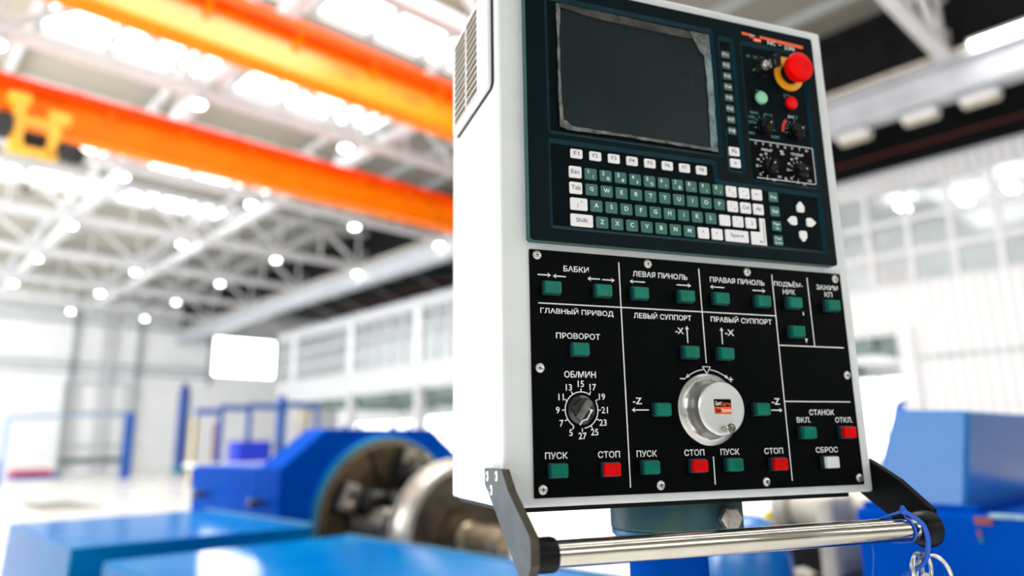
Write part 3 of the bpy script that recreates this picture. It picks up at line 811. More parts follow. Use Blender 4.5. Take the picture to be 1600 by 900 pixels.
# dark chuck block and yellow plate between the stem and the tailstock
b = MB(); b.lathe((3.35, 2.10, Z(-0.42)), (0, 1, 0), [(0.14, 0), (0.22, 0.02), (0.22, 0.2), (0.3, 0.22), (0.3, 0.34)], jaw_dark, 32)
b.box(3.2, 3.5, 2.1, 2.44, 0.44, Z(-0.5), jaw_dark)
tag(b.build('chuck_block', bevel=0.01), 'black round chuck seen just right of the pedestal clamp', 'chuck')
tail = t
b = MB(1, o3); b.hexa([(2.966, 1.599, Z(-0.30)), (3.036, 1.539, Z(-0.30)), (3.086, 1.459, Z(-0.42)), (2.926, 1.599, Z(-0.42))], [(2.996, 1.629, Z(-0.30)), (3.066, 1.569, Z(-0.30)), (3.116, 1.489, Z(-0.42)), (2.956, 1.629, Z(-0.42))], yellow_paint)
b.box(2.98, 3.04, 1.57, 1.61, 0, Z(-0.42), yellow_paint)
b.build('chip_shield', tail)['label'] = 'yellow guard plate'

# light blue domed motor cover under the box
t = empty('motor_cover', (2.415, 1.39, 0), 0, 'light blue domed motor cover behind the chrome handle bar', 'cover')
b = MB(); b.lathe((0, 0, 0), (0, 0, 1), [(0.155, 0), (0.155, 1.16), (0.150, 1.25), (0.132, 1.32), (0.10, 1.362), (0.06, 1.386), (0.01, 1.393)], blue_lightened, 40); b.build('dome', t)
b = MB(); b.lathe((0, 0, 0), (0, 0, 1), [(0.2, 0), (0.2, 0.08), (0.14, 0.1)], blue_machine, 32); b.build('foot', t)

# ================================================================== THE CONTROL CONSOLE
# local millimetres: u right along the front, y into the box, z up from the black plate's lower edge
C0 = Vector((0.515496, 0.522820, -0.052898))
YAW = 0.348574438 - 0.751825606
PU = Vector((math.cos(YAW), math.sin(YAW), 0)); PN = Vector((-math.sin(YAW), math.cos(YAW), 0))
OU, OY = 205.0, 98.0
ZB = (E_ + C0.z) * 1000
base = C0 + PU * OU / 1000 + PN * OY / 1000
con = empty('machine_control_console', (base.x, base.y, 0), YAW, 'white machine control console with screen, keyboard and black button panel on a blue stem', 'control panel')
def K(): return MB(0.001, (OU, OY, -ZB))
BU0, BU1, BZ0, BZ1, BD = -31.7, 436.4, -9.0, 598.0, 198.0

b = K(); b.box(BU0, BU1, 3, 178, BZ0, BZ1, white_paint); b.build('cabinet', con, bevel=0.0035, seg=3)
b = K(); b.box(BU0 + 0.4, BU1 - 0.4, 179.5, BD, BZ0 + 0.5, BZ1 - 0.5, white_paint); b.box(BU0 + 3, BU1 - 3, 176, 182, BZ0 + 3, BZ1 - 3, screw_dark); b.build('rear_cover', con, bevel=0.003)
b = K(); b.box(-24, 402, 8, 190, -13.5, BZ0 + 1, black_rubber); b.build('gasket', con)

# vent grille on the left side
vo = tag(None, ) if False else None
b = K()
def rrect(a0, a1, c0, c1, r, n=5):
    P = []
    for cx, cz, s in ((a1 - r, c1 - r, 0), (a0 + r, c1 - r, 90), (a0 + r, c0 + r, 180), (a1 - r, c0 + r, 270)):
        for i in range(n + 1):
            a = math.radians(s + 90 * i / n); P.append((cx + r * math.cos(a), cz + r * math.sin(a)))
    return P
b.prism(rrect(19, 172, 449, 584, 9), 0, BU0 - 2.2, BU0 + 1, screw_dark)  # dark rim behind the raised cover paints its shadow line
b.prism(rrect(21, 171, 450.5, 583, 8), 0, BU0 - 7, BU0 - 1.6, vent_paint)
vent = b.build('vent_grille', con, bevel=0.0012)
b = K()
nrow = 12
for i in range(nrow):
    z = 464 + i * 9.4
    for y0, y1 in ((62, 103), (107, 160)):
        b.prism([(y0, z), (y1, z), (y1, z + 5.8), (y0, z + 5.8)], 0, BU0 - 7.25, BU0 - 6.6, vent_dark)
b.build('vent_slots', vent)
b = K()
for i in range(nrow + 1):
    z = 464 + i * 9.4 - 3.4
    for y0, y1 in ((62, 103), (107, 160)):
        b.hexa([(BU0 - 7.0, y0, z), (BU0 - 7.0, y1, z), (BU0 - 7.0, y1, z + 2.6), (BU0 - 7.0, y0, z + 2.6)],
               [(BU0 - 8.6, y0, z - 1.2), (BU0 - 8.6, y1, z - 1.2), (BU0 - 8.6, y1, z - 0.2), (BU0 - 8.6, y0, z - 0.2)], vent_paint)
b.box(BU0 - 8.4, BU0 - 6.8, 103, 107, 462, 580, vent_paint)
b.build('vent_louvres', vent)

# ---- dark teal operator unit with recesses
UNIT = True
def loop_recess(bmx, pts, y0, y1, inset):
    pass
TF, TB = -8.0, 3.5         # front and back of the raised shell
RD = -5.0                  # recess floor
recs = [rrect(24, 257, 392, 566, 5), rrect(263, 288, 374, 559, 5), rrect(297, 402, 366, 559, 5),
        [(24, 284), (27, 281), (400, 281), (403, 284), (403, 358), (400, 361), (250, 361), (247, 364), (247, 383), (244, 386), (27, 386), (24, 383)]]
outer = rrect(0, 416, 266, 583, 4)
bm = bmesh.new()
def lp(pts, y):
    vs = [bm.verts.new((p[0], y, p[1])) for p in pts]
    es = [bm.edges.new((vs[i], vs[(i + 1) % len(vs)])) for i in range(len(vs))]
    return vs, es
def shrink(pts, d):
    n = len(pts); out = []
    for i in range(n):
        p0, p1, p2 = Vector(pts[i - 1]), Vector(pts[i]), Vector(pts[(i + 1) % n])
        a = (p1 - p0).normalized(); c = (p2 - p1).normalized()
        na = Vector((-a.y, a.x)); nc = Vector((-c.y, c.x))
        q = (na + nc); q = q / max(0.3, q.length_squared) * 2
        out.append(tuple(p1 + q * d))
    return out
ov, oe = lp(outer, TF)
E0 = list(oe); rings = []
def area(p): return sum(p[i - 1][0] * p[i][1] - p[i][0] * p[i - 1][1] for i in range(len(p)))
for r in recs:
    if area(r) < 0: r = r[::-1]
    v, e = lp(r, TF); E0 += e; rings.append((r, v))
bmesh.ops.triangle_fill(bm, use_beauty=True, edges=E0)
for fc in bm.faces: fc.material_index = 0
# remove faces that filled a recess
def inside(p, poly):
    c = False; n = len(poly)
    for i in range(n):
        a, d = poly[i - 1], poly[i]
        if (a[1] > p[1]) != (d[1] > p[1]) and p[0] < (d[0] - a[0]) * (p[1] - a[1]) / (d[1] - a[1]) + a[0]: c = not c
    return c
kill = [fc for fc in bm.faces if any(inside((fc.calc_center_median().x, fc.calc_center_median().z), r) for r, v in rings)]
bmesh.ops.delete(bm, geom=kill, context='FACES_ONLY')
for r, v in rings:
    r2 = shrink(r, 4.6)
    v2 = [bm.verts.new((p[0], RD, p[1])) for p in r2]
    n = len(v)
    for i in range(n):
        fc = bm.faces.new((v[i], v[(i + 1) % n], v2[(i + 1) % n], v2[i])); fc.material_index = 1
    fc = bm.faces.new(v2); fc.material_index = 2
so = outer
vb = [bm.verts.new((p[0], TB, p[1])) for p in so]
for i in range(len(ov)):
    fc = bm.faces.new((ov[i], ov[(i + 1) % len(ov)], vb[(i + 1) % len(ov)], vb[i])); fc.material_index = 3
bmesh.ops.recalc_face_normals(bm, faces=bm.faces)
for v in bm.verts: v.co = Vector(((v.co.x * UK + UU - OU) * 0.001, (v.co.y - OY) * 0.001, (v.co.z * UK + UZ + ZB) * 0.001))
me = bpy.data.meshes.new('operator_unit'); bm.to_mesh(me); bm.free()
for mt in (teal_shell, groove_teal_lit, recess_black, teal_side): me.materials.append(mt)
shell = bpy.data.objects.new('operator_unit', me); COL.objects.link(shell); shell.parent = con

# screen, with its crinkled protective film
b = K(); b.prism(rrect(43, 244, 402, 552, 5), 1, RD - 1.2, RD + 0.5, glass_dark); b.build('screen', con)
b = K()
fy = RD - 2.2
nx, nz = 26, 20
def filmpt(i, j):
    u = 40 + 210 * i / nx; z = 400 + 157 * j / nz
    e = min(i, nx - i, j, nz - j)
    amp = 0.8 if e <= 1 else 0.12
    du = random.uniform(-0.7, 0.7) if i in (0, nx) else 0
    dz = random.uniform(-0.7, 0.7) if j in (0, nz) else 0
    return (u + du, fy + random.uniform(-amp, amp * 0.3), z + dz)
P = [[filmpt(i, j) for j in range(nz + 1)] for i in range(nx + 1)]
vs = [P[i][j] for i in range(nx + 1) for j in range(nz + 1)]
fs = [(i * (nz + 1) + j, (i + 1) * (nz + 1) + j, (i + 1) * (nz + 1) + j + 1, i * (nz + 1) + j + 1) for i in range(nx) for j in range(nz)]
b.add(vs, fs, film_clear)
film = b.build('protective_film', con); film['label'] = 'crinkled clear film'
def strip(pa, pb, mt, name, d=0.9):
    """ragged ribbon between two polylines"""
    g = K(); n = 34; vs = []; fs = []
    def at(pl, t):
        t *= len(pl) - 1; i = min(int(t), len(pl) - 2); f_ = t - i
        return tuple(pl[i][k] + (pl[i + 1][k] - pl[i][k]) * f_ for k in (0, 1))
    for i in range(n + 1):
        a = at(pa, i / n); c = at(pb, i / n)
        for k in range(4):
            q = k / 3; j = 0.5 if k in (0, 3) else 0.2
            vs.append((a[0] + (c[0] - a[0]) * q + random.uniform(-j, j), fy - 0.5 - random.uniform(0, d), a[1] + (c[1] - a[1]) * q + random.uniform(-j, j)))
    for i in range(n):
        for k in range(3):
            fs.append((i * 4 + k, i * 4 + k + 1, i * 4 + 5 + k, i * 4 + 4 + k))
    g.add(vs, fs, mt, True); return g.build(name, film)
strip([(39, 558), (39.5, 500), (38.8, 450), (39.5, 402)], [(44, 555), (42, 500), (42.2, 450), (44, 406)], film_edge, 'film_edge')
strip([(39, 402), (48, 399), (120, 400), (190, 399), (250, 398)], [(46, 411), (54, 404), (120, 403.5), (190, 403), (250, 402)], film_edge, 'film_edge')
strip([(40, 558), (100, 558), (180, 557), (250, 557)], [(42, 553), (100, 547), (180, 546), (225, 547)], mat('film_top_edge', (0.10, 0.10, 0.085), 0.25, spec=0.5, noise=0.9, nscale=60, alpha=0.55, bump=1.0), 'film_edge')
strip([(250, 557), (251, 500), (250, 450), (250, 399)], [(238, 549), (242, 500), (241, 450), (240, 403)], film_blue, 'film_edge')
strip([(222, 557), (250, 557)], [(236, 530), (250, 520)], film_edge, 'film_edge')

# orange name bar and lettering above the controls
b = K()
b.flat([(301, 570.5), (302.5, 568), (315, 568), (315, 571.4), (303, 571.6)], TF - 0.3, orange_print)
b.flat([(330, 571.2), (399, 569.6), (400.5, 566.8), (398, 564.8), (330, 567.6)], TF - 0.3, orange_print)
b.flat([(313.5, 570.6), (320, 570.6), (320, 565), (313.5, 565)], TF - 0.5, red_print)
b.flat([(319, 566.5), (331, 566.5), (331, 561.5), (319, 561.5)], TF - 0.5, orange_print)
b.text('Балт', 318, 569.2, 8, 3.2, TF - 0.7, legend_white); b.text('System', 325.5, 563.6, 9.5, 3, TF - 0.7, legend_white)
b.text('NC', 347.5, 563.6, 12.5, 5.4, TF - 0.7, legend_white); b.text('-', 361, 563.4, 4.5, 1.2, TF - 0.7, legend_white); b.text('230', 376.5, 561.6, 17, 5.4, TF - 0.7, legend_white)
b.build('name_bar', con)

# ---- keys
KY = RD - 1.6
def key(u, z, wd, hh, mt, legends, lm, nm='key', r=1.5):
    g = K(); g.prism(rrect(u - wd / 2, u + wd / 2, z - hh / 2, z + hh / 2, r, 3), 1, KY, RD + 0.3, mt)
    for (s, du, dz, w_, h_) in legends: g.text(s, u + du, z + dz, w_, h_, KY - 0.1, lm)
    return g.build(nm, con)
for i in range(8): key(59.3 + 23.65 * i, 372, 14.6, 10.6, key_white, [('F%d' % (i + 1), -0.2, 0.6, 6.6, 4.6)], legend_grey)
P0_ = 18.93
nums = '1234567890'; sh = '!@#$%^&*()'
key(57.0, 349.8, 15.2, 13.6, key_white, [('Esc', 0, 0.5, 10.5, 5.2)], legend_grey)
for i in range(10):
    key(76.1 + P0_ * i, 349.4, 14.9, 13.4, key_green, [(nums[i], -3.0, 2.8, None, 4.6), (sh[i], 2.8, -2.8, None, 4.2 if sh[i] not in '*^' else 2.0)], legend_key)
for i, lg in enumerate([[('[', -2.5, 2.0, None, 5), (']', 2.5, -2.8, None, 4)], [('-', -1.5, 2.2, 2.6, 0.8), ('_', 2.6, -3.4, 2.6, 0.7)], [('←', 0, 0.2, 8, 2.6)]]):
    key(265.4 + 18.9 * i, 349.3, 15, 13.6, key_white, lg, legend_grey)
key(327.9, 349.0, 13.6, 12.6, key_green, [('Ins', 0, 0, 8.6, 4.4)], legend_key)
key(57.0, 331.0, 15.2, 13.6, key_white, [('Tab', 0, 0.5, 11.5, 5.2)], legend_grey)
for i, ch in enumerate('QWERTYUIOP'):
    key(76.4 + P0_ * i, 330.9, 14.9, 13.4, key_green, [(ch, 0, 0.8, None, 5.2)], legend_key)
for i, lg in enumerate([[('|', -2.5, 1.5, 0.6, 5), ('+', 2.5, -3, 2.6, 2.6)], [('Ctrl', 0, 0.4, 9.6, 4.8)], [('Alt', 0, 0.4, 8, 4.8)]]):
    key(265.8 + 18.85 * i, 330.4, 15, 13.6, key_white, lg, legend_grey)
key(328.3, 330.3, 13.6, 12.6, key_green, [('Del', 0, 0, 8.6, 4.4)], legend_key)
key(60.0, 312.3, 20.8, 14, key_white, [('{', -1.5, -1.6, None, 5.2), ('"', 3.2, 2.8, None, 1.8)], legend_grey)
for i, ch in enumerate('ASDFGHJKL'):
    key(81.5 + P0_ * i, 312.1, 14.9, 13.4, key_green, [(ch, 0, 0.8, None, 5.2)], legend_key)
for i, lg in enumerate([[], [("'", -1.5, 2.8, None, 1.8), (',', 3, -3, None, 1.8)], [(']', 1.0, 0, None, 6)]]):
    key(252.7 + 18.9 * i, 311.6, 15, 13.4, key_white, lg, legend_grey)
key(328.8, 311.4, 13.6, 12.6, key_green, [('Page', 0, 2.2, 9.4, 3.9), ('Up', 0.5, -3.2, 5.4, 3.6)], legend_key)
key(62.9, 293.5, 27, 14.2, key_white, [('Shift', 0, 0.3, 14, 5)], legend_grey)
for i, ch in enumerate('ZXCVBNM'):
    key(87.8 + 18.97 * i, 293.3, 14.9, 13.4, key_green, [(ch, 0, 0.8, None, 5.2)], legend_key)
key(221.0, 293.0, 15, 13.6, key_white, [('<', -0.8, 1.8, 2.8, 2.6)], legend_grey)
key(240.1, 293.0, 15, 13.6, key_white, [('>', -0.8, 1.2, 2.8, 2.6)], legend_grey)
key(268.3, 293.1, 33, 14.6, key_white, [('Space', 0, 0.3, 19, 5.4)], legend_grey)
key(329.2, 292.8, 13.6, 12.6, key_green, [('Page', 0, 2.2, 9.4, 3.9), ('Down', 0, -2.8, 10.4, 3.4)], legend_key)
g = K(); g.prism([(289.2, 284.6), (311.2, 284.6), (311.2, 319), (303.4, 319), (303.4, 301), (289.2, 301)], 1, KY, RD + 0.3, key_white)
g.line(308.3, 289.5, 308.3, 315.5, 0.8, KY - 0.2, legend_grey); g.flat([(300.5, 289), (303, 290.4), (303, 287.6)], KY - 0.2, legend_grey); g.line(303, 289, 308.3, 289, 0.7, KY - 0.2, legend_grey)
g.build('key', con)
for (cu, cz, a) in ((368.6, 339.6, 0), (354.2, 320.8, 90), (382.6, 320.8, -90), (368.6, 302.0, 180)):
    pts = [(-5.6, -4.6), (-4, -6.4), (4, -6.4), (5.6, -4.6), (5.6, 1.5), (1.0, 7.2), (-1.0, 7.2), (-5.6, 1.5)]
    ca, sa = math.cos(math.radians(a)), math.sin(math.radians(a))
    g = K(); g.prism([(cu + p[0] * ca - p[1] * sa, cz + p[0] * sa + p[1] * ca) for p in pts], 1, KY - 0.4, RD + 0.3, key_white); g.build('arrow_key', con)
for i in range(8): key(274.3, 534.8 - 14.94 * i, 12.4, 9.4, key_dark, [('F1%d' % (i + 1), 0, 0, 8.4, 4.2)], legend_key)
key(274.8, 402.7, 15.4, 11.2, key_white, [], legend_grey)
key(275.1, 387.3, 15.4, 11.2, key_white, [('=', 0, 0, 4, 3)], legend_grey)
g = K(); g.line(272, 405, 277, 405, 0.7, KY - 0.3, legend_grey); g.line(272, 400.5, 272, 405, 0.7, KY - 0.3, legend_grey); g.line(272, 404.6, 277.6, 400.4, 0.8, KY - 0.3, legend_grey); g.line(277.6, 400.4, 277.6, 404.6, 0.7, KY - 0.3, legend_grey)
g.build('key_symbol', con)

# ---- upper right control area
YR = RD - 0.35
b = K()
for s, u, z, wd in (('AC', 311, 540.5, 6.2), ('DC', 322.2, 540.5, 6.2), ('ER', 333.2, 541, 6.2), ('MANU', 312, 461, 12.5), ('MANJ', 333.1, 460.8, 12.5),
                    ('STEP', 307.4, 454.2, 9.4), ('AUTO', 306.5, 447.5, 10), ('MDI', 305.2, 432.2, 8), ('RESET', 341.6, 431.5, 12.5)):
    b.text(s, u, z, wd, 3.5, YR, legend_teal)
b.text('JOG', 369.5, 463.2, 9.8, 4.4, YR, legend_key)
b.path([(377 + 2.6 * math.cos(a), YR, 463.2 + 2.6 * math.sin(a)) for a in [i * PI / 6 for i in range(12)]], 0.3, legend_teal, 4, True)
b.line(379.6, 463.2, 379.6, 467.2, 0.6, YR, legend_teal)
for cx, cz in ((326.5, 443.5), (374.5, 443)):
    for a in (-100, -75, -55, -32, 0, 100):
        s_, c_ = math.sin(math.radians(a)), math.cos(math.radians(a)); b.line(cx + 12.5 * s_, cz + 12.5 * c_, cx + 16 * s_, cz + 16 * c_, 0.8, YR, legend_teal)
b.arc(374.5, 443, 19.5, -96, -40, 4.0, YR, red_print, 14)
for cu, cz in ((323, 491.5), (367, 492.5)):
    b.line(cu - 4.5, cz + 1.8, cu + 4.5, cz + 1.8, 0.6, YR, legend_teal); b.line(cu - 4.5, cz + 1.8, cu - 4.5, cz - 2, 0.6, YR, legend_teal); b.line(cu + 4.5, cz + 1.8, cu + 4.5, cz - 2, 0.6, YR, legend_teal)
    b.line(cu - 4.5, cz - 2, cu - 1, cz - 5, 0.7, YR, legend_teal); b.arc(cu, cz - 1, 2.4, 20, 300, 0.6, YR, legend_teal, 10)
b.line(317, 521, 325, 529, 1.6, YR, pointer_grey); b.line(352, 549, 361, 553, 0.5, YR, legend_teal)
b.build('control_lettering', con)

def knob(name, u, z, r, h, y0, ang, mt, dot=True, ridge=black_plastic):
    g = K(); g.lathe((u, y0, z), (0, -1, 0), [(r + 1.5, 0), (r + 1.5, 1.5), (r, 2.0), (r * 0.96, h * 0.6), (r * 0.9, h * 0.66)], mt, 32)
    o = g.build(name, con)
    ca, sa = math.cos(math.radians(ang)), math.sin(math.radians(ang))
    g = K(); A = []
    for p in ((-r * 0.9, -r * 0.28), (r * 0.7, -r * 0.30), (r * 1.05, -r * 0.12), (r * 1.05, r * 0.12), (r * 0.7, r * 0.30), (-r * 0.9, r * 0.28)):
        A.append((u + p[0] * ca - p[1] * sa, z + p[0] * sa + p[1] * ca))
    g.prism(A, 1, y0 - h, y0 - h * 0.6, ridge)
    g.build('pointer_ridge', o, bevel=0.0006)
    if dot:
        g = K(); g.lathe((u + ca * r * 0.35, y0 - h, z + sa * r * 0.35), (0, -1, 0), [(0.95, 0), (0.95, 0.3)], legend_white, 12); g.build('pointer_dot', o)
    return o
knob('mode_knob', 326.5, 443.5, 10, 10, RD, 50, black_plastic)
knob('jog_knob', 374.5, 443, 10.5, 11, RD, 30, black_plastic)

# round push buttons
for u, z, mt, lab in ((322.6, 481.6, lamp_mint, 'mint green'), (370.3, 481.8, lamp_red, 'red')):
    g = K(); g.lathe((u, RD, z), (0, -1, 0), [(10.5, 0), (10.5, 1.2), (9.2, 1.8)], black_plastic, 32); o = g.build('round_button', con); o['label'] = lab + ' round button'
    g = K(); g.lathe((u, RD - 1.2, z), (0, -1, 0), [(8.3, 0), (8.3, 4.2), (7.2, 5.2), (4, 5.6), (0.01, 5.7)], mt, 32, False); g.build('button_cap', o)

# key switch with a key in it
g = K(); g.lathe((333, RD, 528), (0, -1, 0), [(14, 0), (14, 1.0), (10.5, 1.6), (9.5, 4), (6.5, 4.4)], black_plastic, 32); o = g.build('key_switch', con)
g = K(); g.lathe((333, RD - 4, 528), (0, -1, 0), [(6.4, 0), (6.0, 4), (4.4, 4.6), (0.01, 4.7)], steel_screw, 28, False); g.box(332.3, 333.7, RD - 9.6, RD - 8.5, 523.5, 532.5, screw_dark); g.build('lock_barrel', o)
g = K(); g.box(332.3, 333.8, RD - 15, RD - 7, 524.5, 531.5, steel_screw); g.lathe((332.6, RD - 14, 522.6), (0, -1, 0), [(3.2, 0), (3.2, 1.2)], jaw_light, 20)
g.prism([(334, 525.5), (337, 519), (347.5, 524), (347.5, 543), (334, 533)], 1, RD - 17.5, RD - 14.5, black_plastic); g.line(337.5, 523.5, 337.5, 530.5, 0.9, RD - 17.9, pointer_grey)
g.build('switch_key', o)
# emergency stop: yellow collar, black neck, red mushroom
g = K()
cx, cz = 372.2, 523.2
ring = []
n = 48
def arcp(r, a): a = math.radians(a); return (cx + r * math.cos(a), cz + r * math.sin(a))
vs = []; fs = []
for i in range(n + 1):
    a = 108 + 330 * i / n
    for (r, y) in ((22.5, RD), (22.5, RD - 2.6), (21.8, RD - 3.0), (14.0, RD - 3.0), (14.0, RD)):
        q = arcp(r, a); vs.append((q[0], y, q[1]))
for i in range(n):
    for k in range(4): fs.append((i * 5 + k, i * 5 + k + 1, i * 5 + 6 + k, i * 5 + 5 + k))
fs += [(0, 1, 2, 3, 4), (n * 5, n * 5 + 1, n * 5 + 2, n * 5 + 3, n * 5 + 4)]
g.add(vs, fs, yellow_ring)
g.prism([(cx - 11, cz + 13), (cx - 11, cz + 24), (cx + 2, cz + 24), (cx + 2, cz + 13)], 1, RD - 3.4, RD, yellow_ring)
es = g.build('emergency_stop', con)
g = K(); g.lathe((cx, RD, cz), (0, -1, 0), [(13.8, 0), (13.2, 2), (11.5, 6), (11, 16)], black_rubber, 36); g.build('neck', es)
g = K(); g.lathe((cx + 0.4, RD - 11, cz + 0.9), (0, -1, 0), [(11.5, 0), (16.5, 1.2), (18.4, 3.5), (19.3, 8), (19.3, 12.5), (18.7, 13.8), (17.5, 14.5), (10, 15.3), (0.01, 15.6)], estop_red, 48, False); g.build('mushroom_head', es)

# ---- override sub-plate
b = K(); b.prism([(299.6, 422.6), (398.6, 423), (398.6, 375), (396.5, 373), (303, 371.8), (301, 374)], 1, RD - 1.2, RD, black_plate)
sub = b.build('override_plate', con)
b = K(); YS = RD - 1.45
b.line(299.6, 422.3, 398.4, 422.8, 0.8, YS, legend_white); b.line(398.2, 422.6, 398.2, 375, 0.8, YS, legend_white); b.line(396.5, 373.2, 306, 372.4, 0.8, YS, legend_white); b.line(398.2, 375, 396.5, 373.2, 0.8, YS, legend_white)
for i, ch in enumerate('СУППОРТЫ'): b.text(ch, 308.7 + 11.37 * i, 418.6, None, 3.6, YS, legend_white)
b.text('ЛЕВЫЙ', 324.6, 411.6, 17, 4.0, YS, legend_white); b.text('%', 348.4, 410.6, 6.5, 6, YS, legend_white); b.text('ПРАВЫЙ', 372.4, 411.4, 20, 4.0, YS, legend_white)
for cx, cz in ((326.0, 388.4), (373.6, 388.4)):
    for s, a, R_, hh in (('5', -163, 16.6, 3.4), ('15', -128, 18, 3.2), ('25', -90, 18, 3.2), ('40', -62, 18, 3.2), ('45', -36, 18.5, 3.2), ('50', -10, 17.8, 3.2), ('100', 128, 18.5, 3.2), ('127', 160, 17.5, 3.2)):
        a = math.radians(a); b.text(s, cx + R_ * math.sin(a), cz + R_ * math.cos(a), None, hh, YS, legend_white)
    for a in (-163, -128, -90, -62, -36, -10, 15, 45, 110):
        a = math.radians(a); b.line(cx + 11.8 * math.sin(a), cz + 11.8 * math.cos(a), cx + 13.8 * math.sin(a), cz + 13.8 * math.cos(a), 0.8, YS, legend_white)
b.text('%', 350.5, 375.4, 4.4, 4, YS, legend_white)
b.build('override_lettering', con)
knob('override_knob', 326.0, 388.4, 10, 9.5, RD - 1.2, 60, black_plastic); knob('override_knob', 373.6, 388.4, 10, 9.5, RD - 1.2, 10, black_plastic)

# ---- lower black button plate
UNIT = False
PF = 0.0
b = K(); b.box(0, 420, PF, 3.5, 0, 256.3, black_plate); b.build('button_plate', con, bevel=0.0006)
b = K(); YL = PF - 0.3; LW = legend_white
def T(s, cx, cz, w_, h_=6.4): b.text(s, cx, cz, w_, h_, YL, LW)
T('БАБКИ', 53.6, 237.2, 30); T('ЛЕВАЯ ПИНОЛЬ', 158.4, 237.2, 71); T('ПРАВАЯ ПИНОЛЬ', 263, 237, 77)
T('ПОДЪЁМ-', 337.3, 237.9, 43, 8.2); T('НИК', 337, 228.3, 18.5); T('ЗАЖИМ', 396.6, 237.2, 33.5); T('КП', 397.3, 228.4, 12)
T('ГЛАВНЫЙ ПРИВОД', 53.4, 190.2, 86, 8.3); T('ЛЕВЫЙ СУППОРТ', 158.4, 190.4, 74, 7.8); T('ПРАВЫЙ СУППОРТ', 264.2, 190.8, 85.5, 7.8)
T('ПРОВОРОТ', 53.3, 164.0, 51.5); T('-X', 178.7, 174.6, 11, 7.2); T('-X', 245.8, 175, 12.5, 7.2)
T('ОБ/МИН', 53.8, 123.4, 36.5, 7); T('-Z', 120.4, 96.3, 11, 7); T('-Z', 302.2, 96.6, 11.6, 7.4)
for cx, w_, s in ((24.2, 25, 'ПУСК'), (83.6, 25.5, 'СТОП'), (128.4, 24.5, 'ПУСК'), (187.3, 25.5, 'СТОП'), (233.6, 25, 'ПУСК'), (292.8, 26, 'СТОП')): T(s, cx, 41, w_, 6.8)
T('СТАНОК', 367.4, 84.2, 37, 6.6); T('ВКЛ.', 339.6, 75.5, 20, 6.4); T('ОТКЛ.', 399.2, 75.3, 26, 6.4); T('СБРОС', 369, 40.9, 32.5, 6.6)
LN = lambda *a: b.line(*a, 1.2, YL, LW)
LN(106, 248.8, 107, 7); LN(8.4, 197.8, 313.9, 197.8); LN(210.2, 248.6, 211.2, 139); LN(313.7, 248.6, 315, 7.4); LN(366.7, 248.1, 367.5, 163); LN(315.2, 162.6, 412, 162.4)
LN(315.4, 96.8, 412.3, 96.6); LN(211.4, 36.3, 211.2, 6.6)
AR = lambda *a: b.arrow(*a, YL, LW)
AR(8.4, 228.6, 23.8, 228.6); AR(41.1, 228.1, 25.8, 228.1); AR(81.9, 227.9, 66.7, 227.9); AR(84.6, 227.7, 99.9, 227.7); AR(137.9, 228, 118.6, 228); AR(179, 227.7, 198.2, 227.7)
AR(188.7, 161.1, 188.7, 180.5); AR(243.5, 228.1, 224, 228.1); AR(283.6, 227.4, 302, 227.4); AR(235.1, 161.1, 235.1, 180.6)
AR(134, 86.7, 113, 86.7); AR(294.5, 86.6, 310.3, 86.6); AR(355.4, 205, 355.4, 200.2) if False else b.line(355.4, 200.5, 355.4, 204.6, 1.4, YL, LW)
b.flat([(353.9, 172), (357.8, 172), (355.9, 166.5)], YL, LW)
b.arc(210.8, 89, 42.8, -36, -6, 1.0, YL, LW, 14); b.arc(210.8, 89, 42.8, 6, 38, 1.0, YL, LW, 14)
b.arrow(187.6, 125.4, 182.6, 121.8, YL, LW, 1.0, 5.2, 4.6); b.arrow(234.6, 125.4, 239.6, 121.6, YL, LW, 1.0, 5.2, 4.6)
for q in ((205.6, 134.9, 216, 134.9), (205.6, 134.9, 210.8, 127.2), (216, 134.9, 210.8, 127.2)): b.line(*q, 1.0, YL, LW)
b.line(175.4, 121, 182.4, 121, 1.2, YL, LW); b.line(239.3, 121, 245.3, 121, 1.2, YL, LW); b.line(242.3, 118, 242.3, 124, 1.2, YL, LW)
DC = (54.2, 86.6)
b.arc(*DC, 18.7, -148, 34, 1.1, YL, LW, 44); b.arc(*DC, 18.7, 64, 172, 1.1, YL, LW, 30)
for s, u, z in (('5', 41.1, 63.6), ('7', 30.9, 73.1), ('9', 27.1, 86.4), ('11', 31.2, 99.8), ('13', 40.4, 109.8), ('15', 54.2, 113.6), ('17', 68, 110.3), ('19', 78.2, 100.4), ('21', 80.8, 86.5), ('23', 78.2, 73.6), ('25', 68.1, 63.9), ('27', 54.1, 60.2)):
    b.text(s, u, z, None, 6.8, YL, LW)
    a = math.atan2(u - DC[0], z - DC[1]); b.line(DC[0] + 18.7 * math.sin(a), DC[1] + 18.7 * math.cos(a), DC[0] + 22.2 * math.sin(a), DC[1] + 22.2 * math.cos(a), 1.1, YL, LW)
b.build('plate_lettering', con)

# screws of the plate
def screw(u, z, rot):
    g = K(); g.lathe((u, PF, z), (0, -1, 0), [(5.0, 0), (4.9, 0.7), (4.0, 1.3), (2.0, 1.6), (0.01, 1.7)], steel_screw, 24, False)
    for a in (rot, rot + PI / 2):
        c_, s_ = math.cos(a) * 2.4, math.sin(a) * 2.4; g.line(u - c_, z - s_, u + c_, z + s_, 0.9, PF - 1.85, screw_dark)
    g.build('screw', con)
for i, (u, z) in enumerate(((8.2, 249.9), (142.9, 249.7), (278, 249.2), (410.7, 249), (8.6, 129.4), (8.6, 8.2), (143.2, 8.0), (279.2, 7.4), (413, 7.6), (412.3, 128.8))): screw(u, z, 0.3 * i)

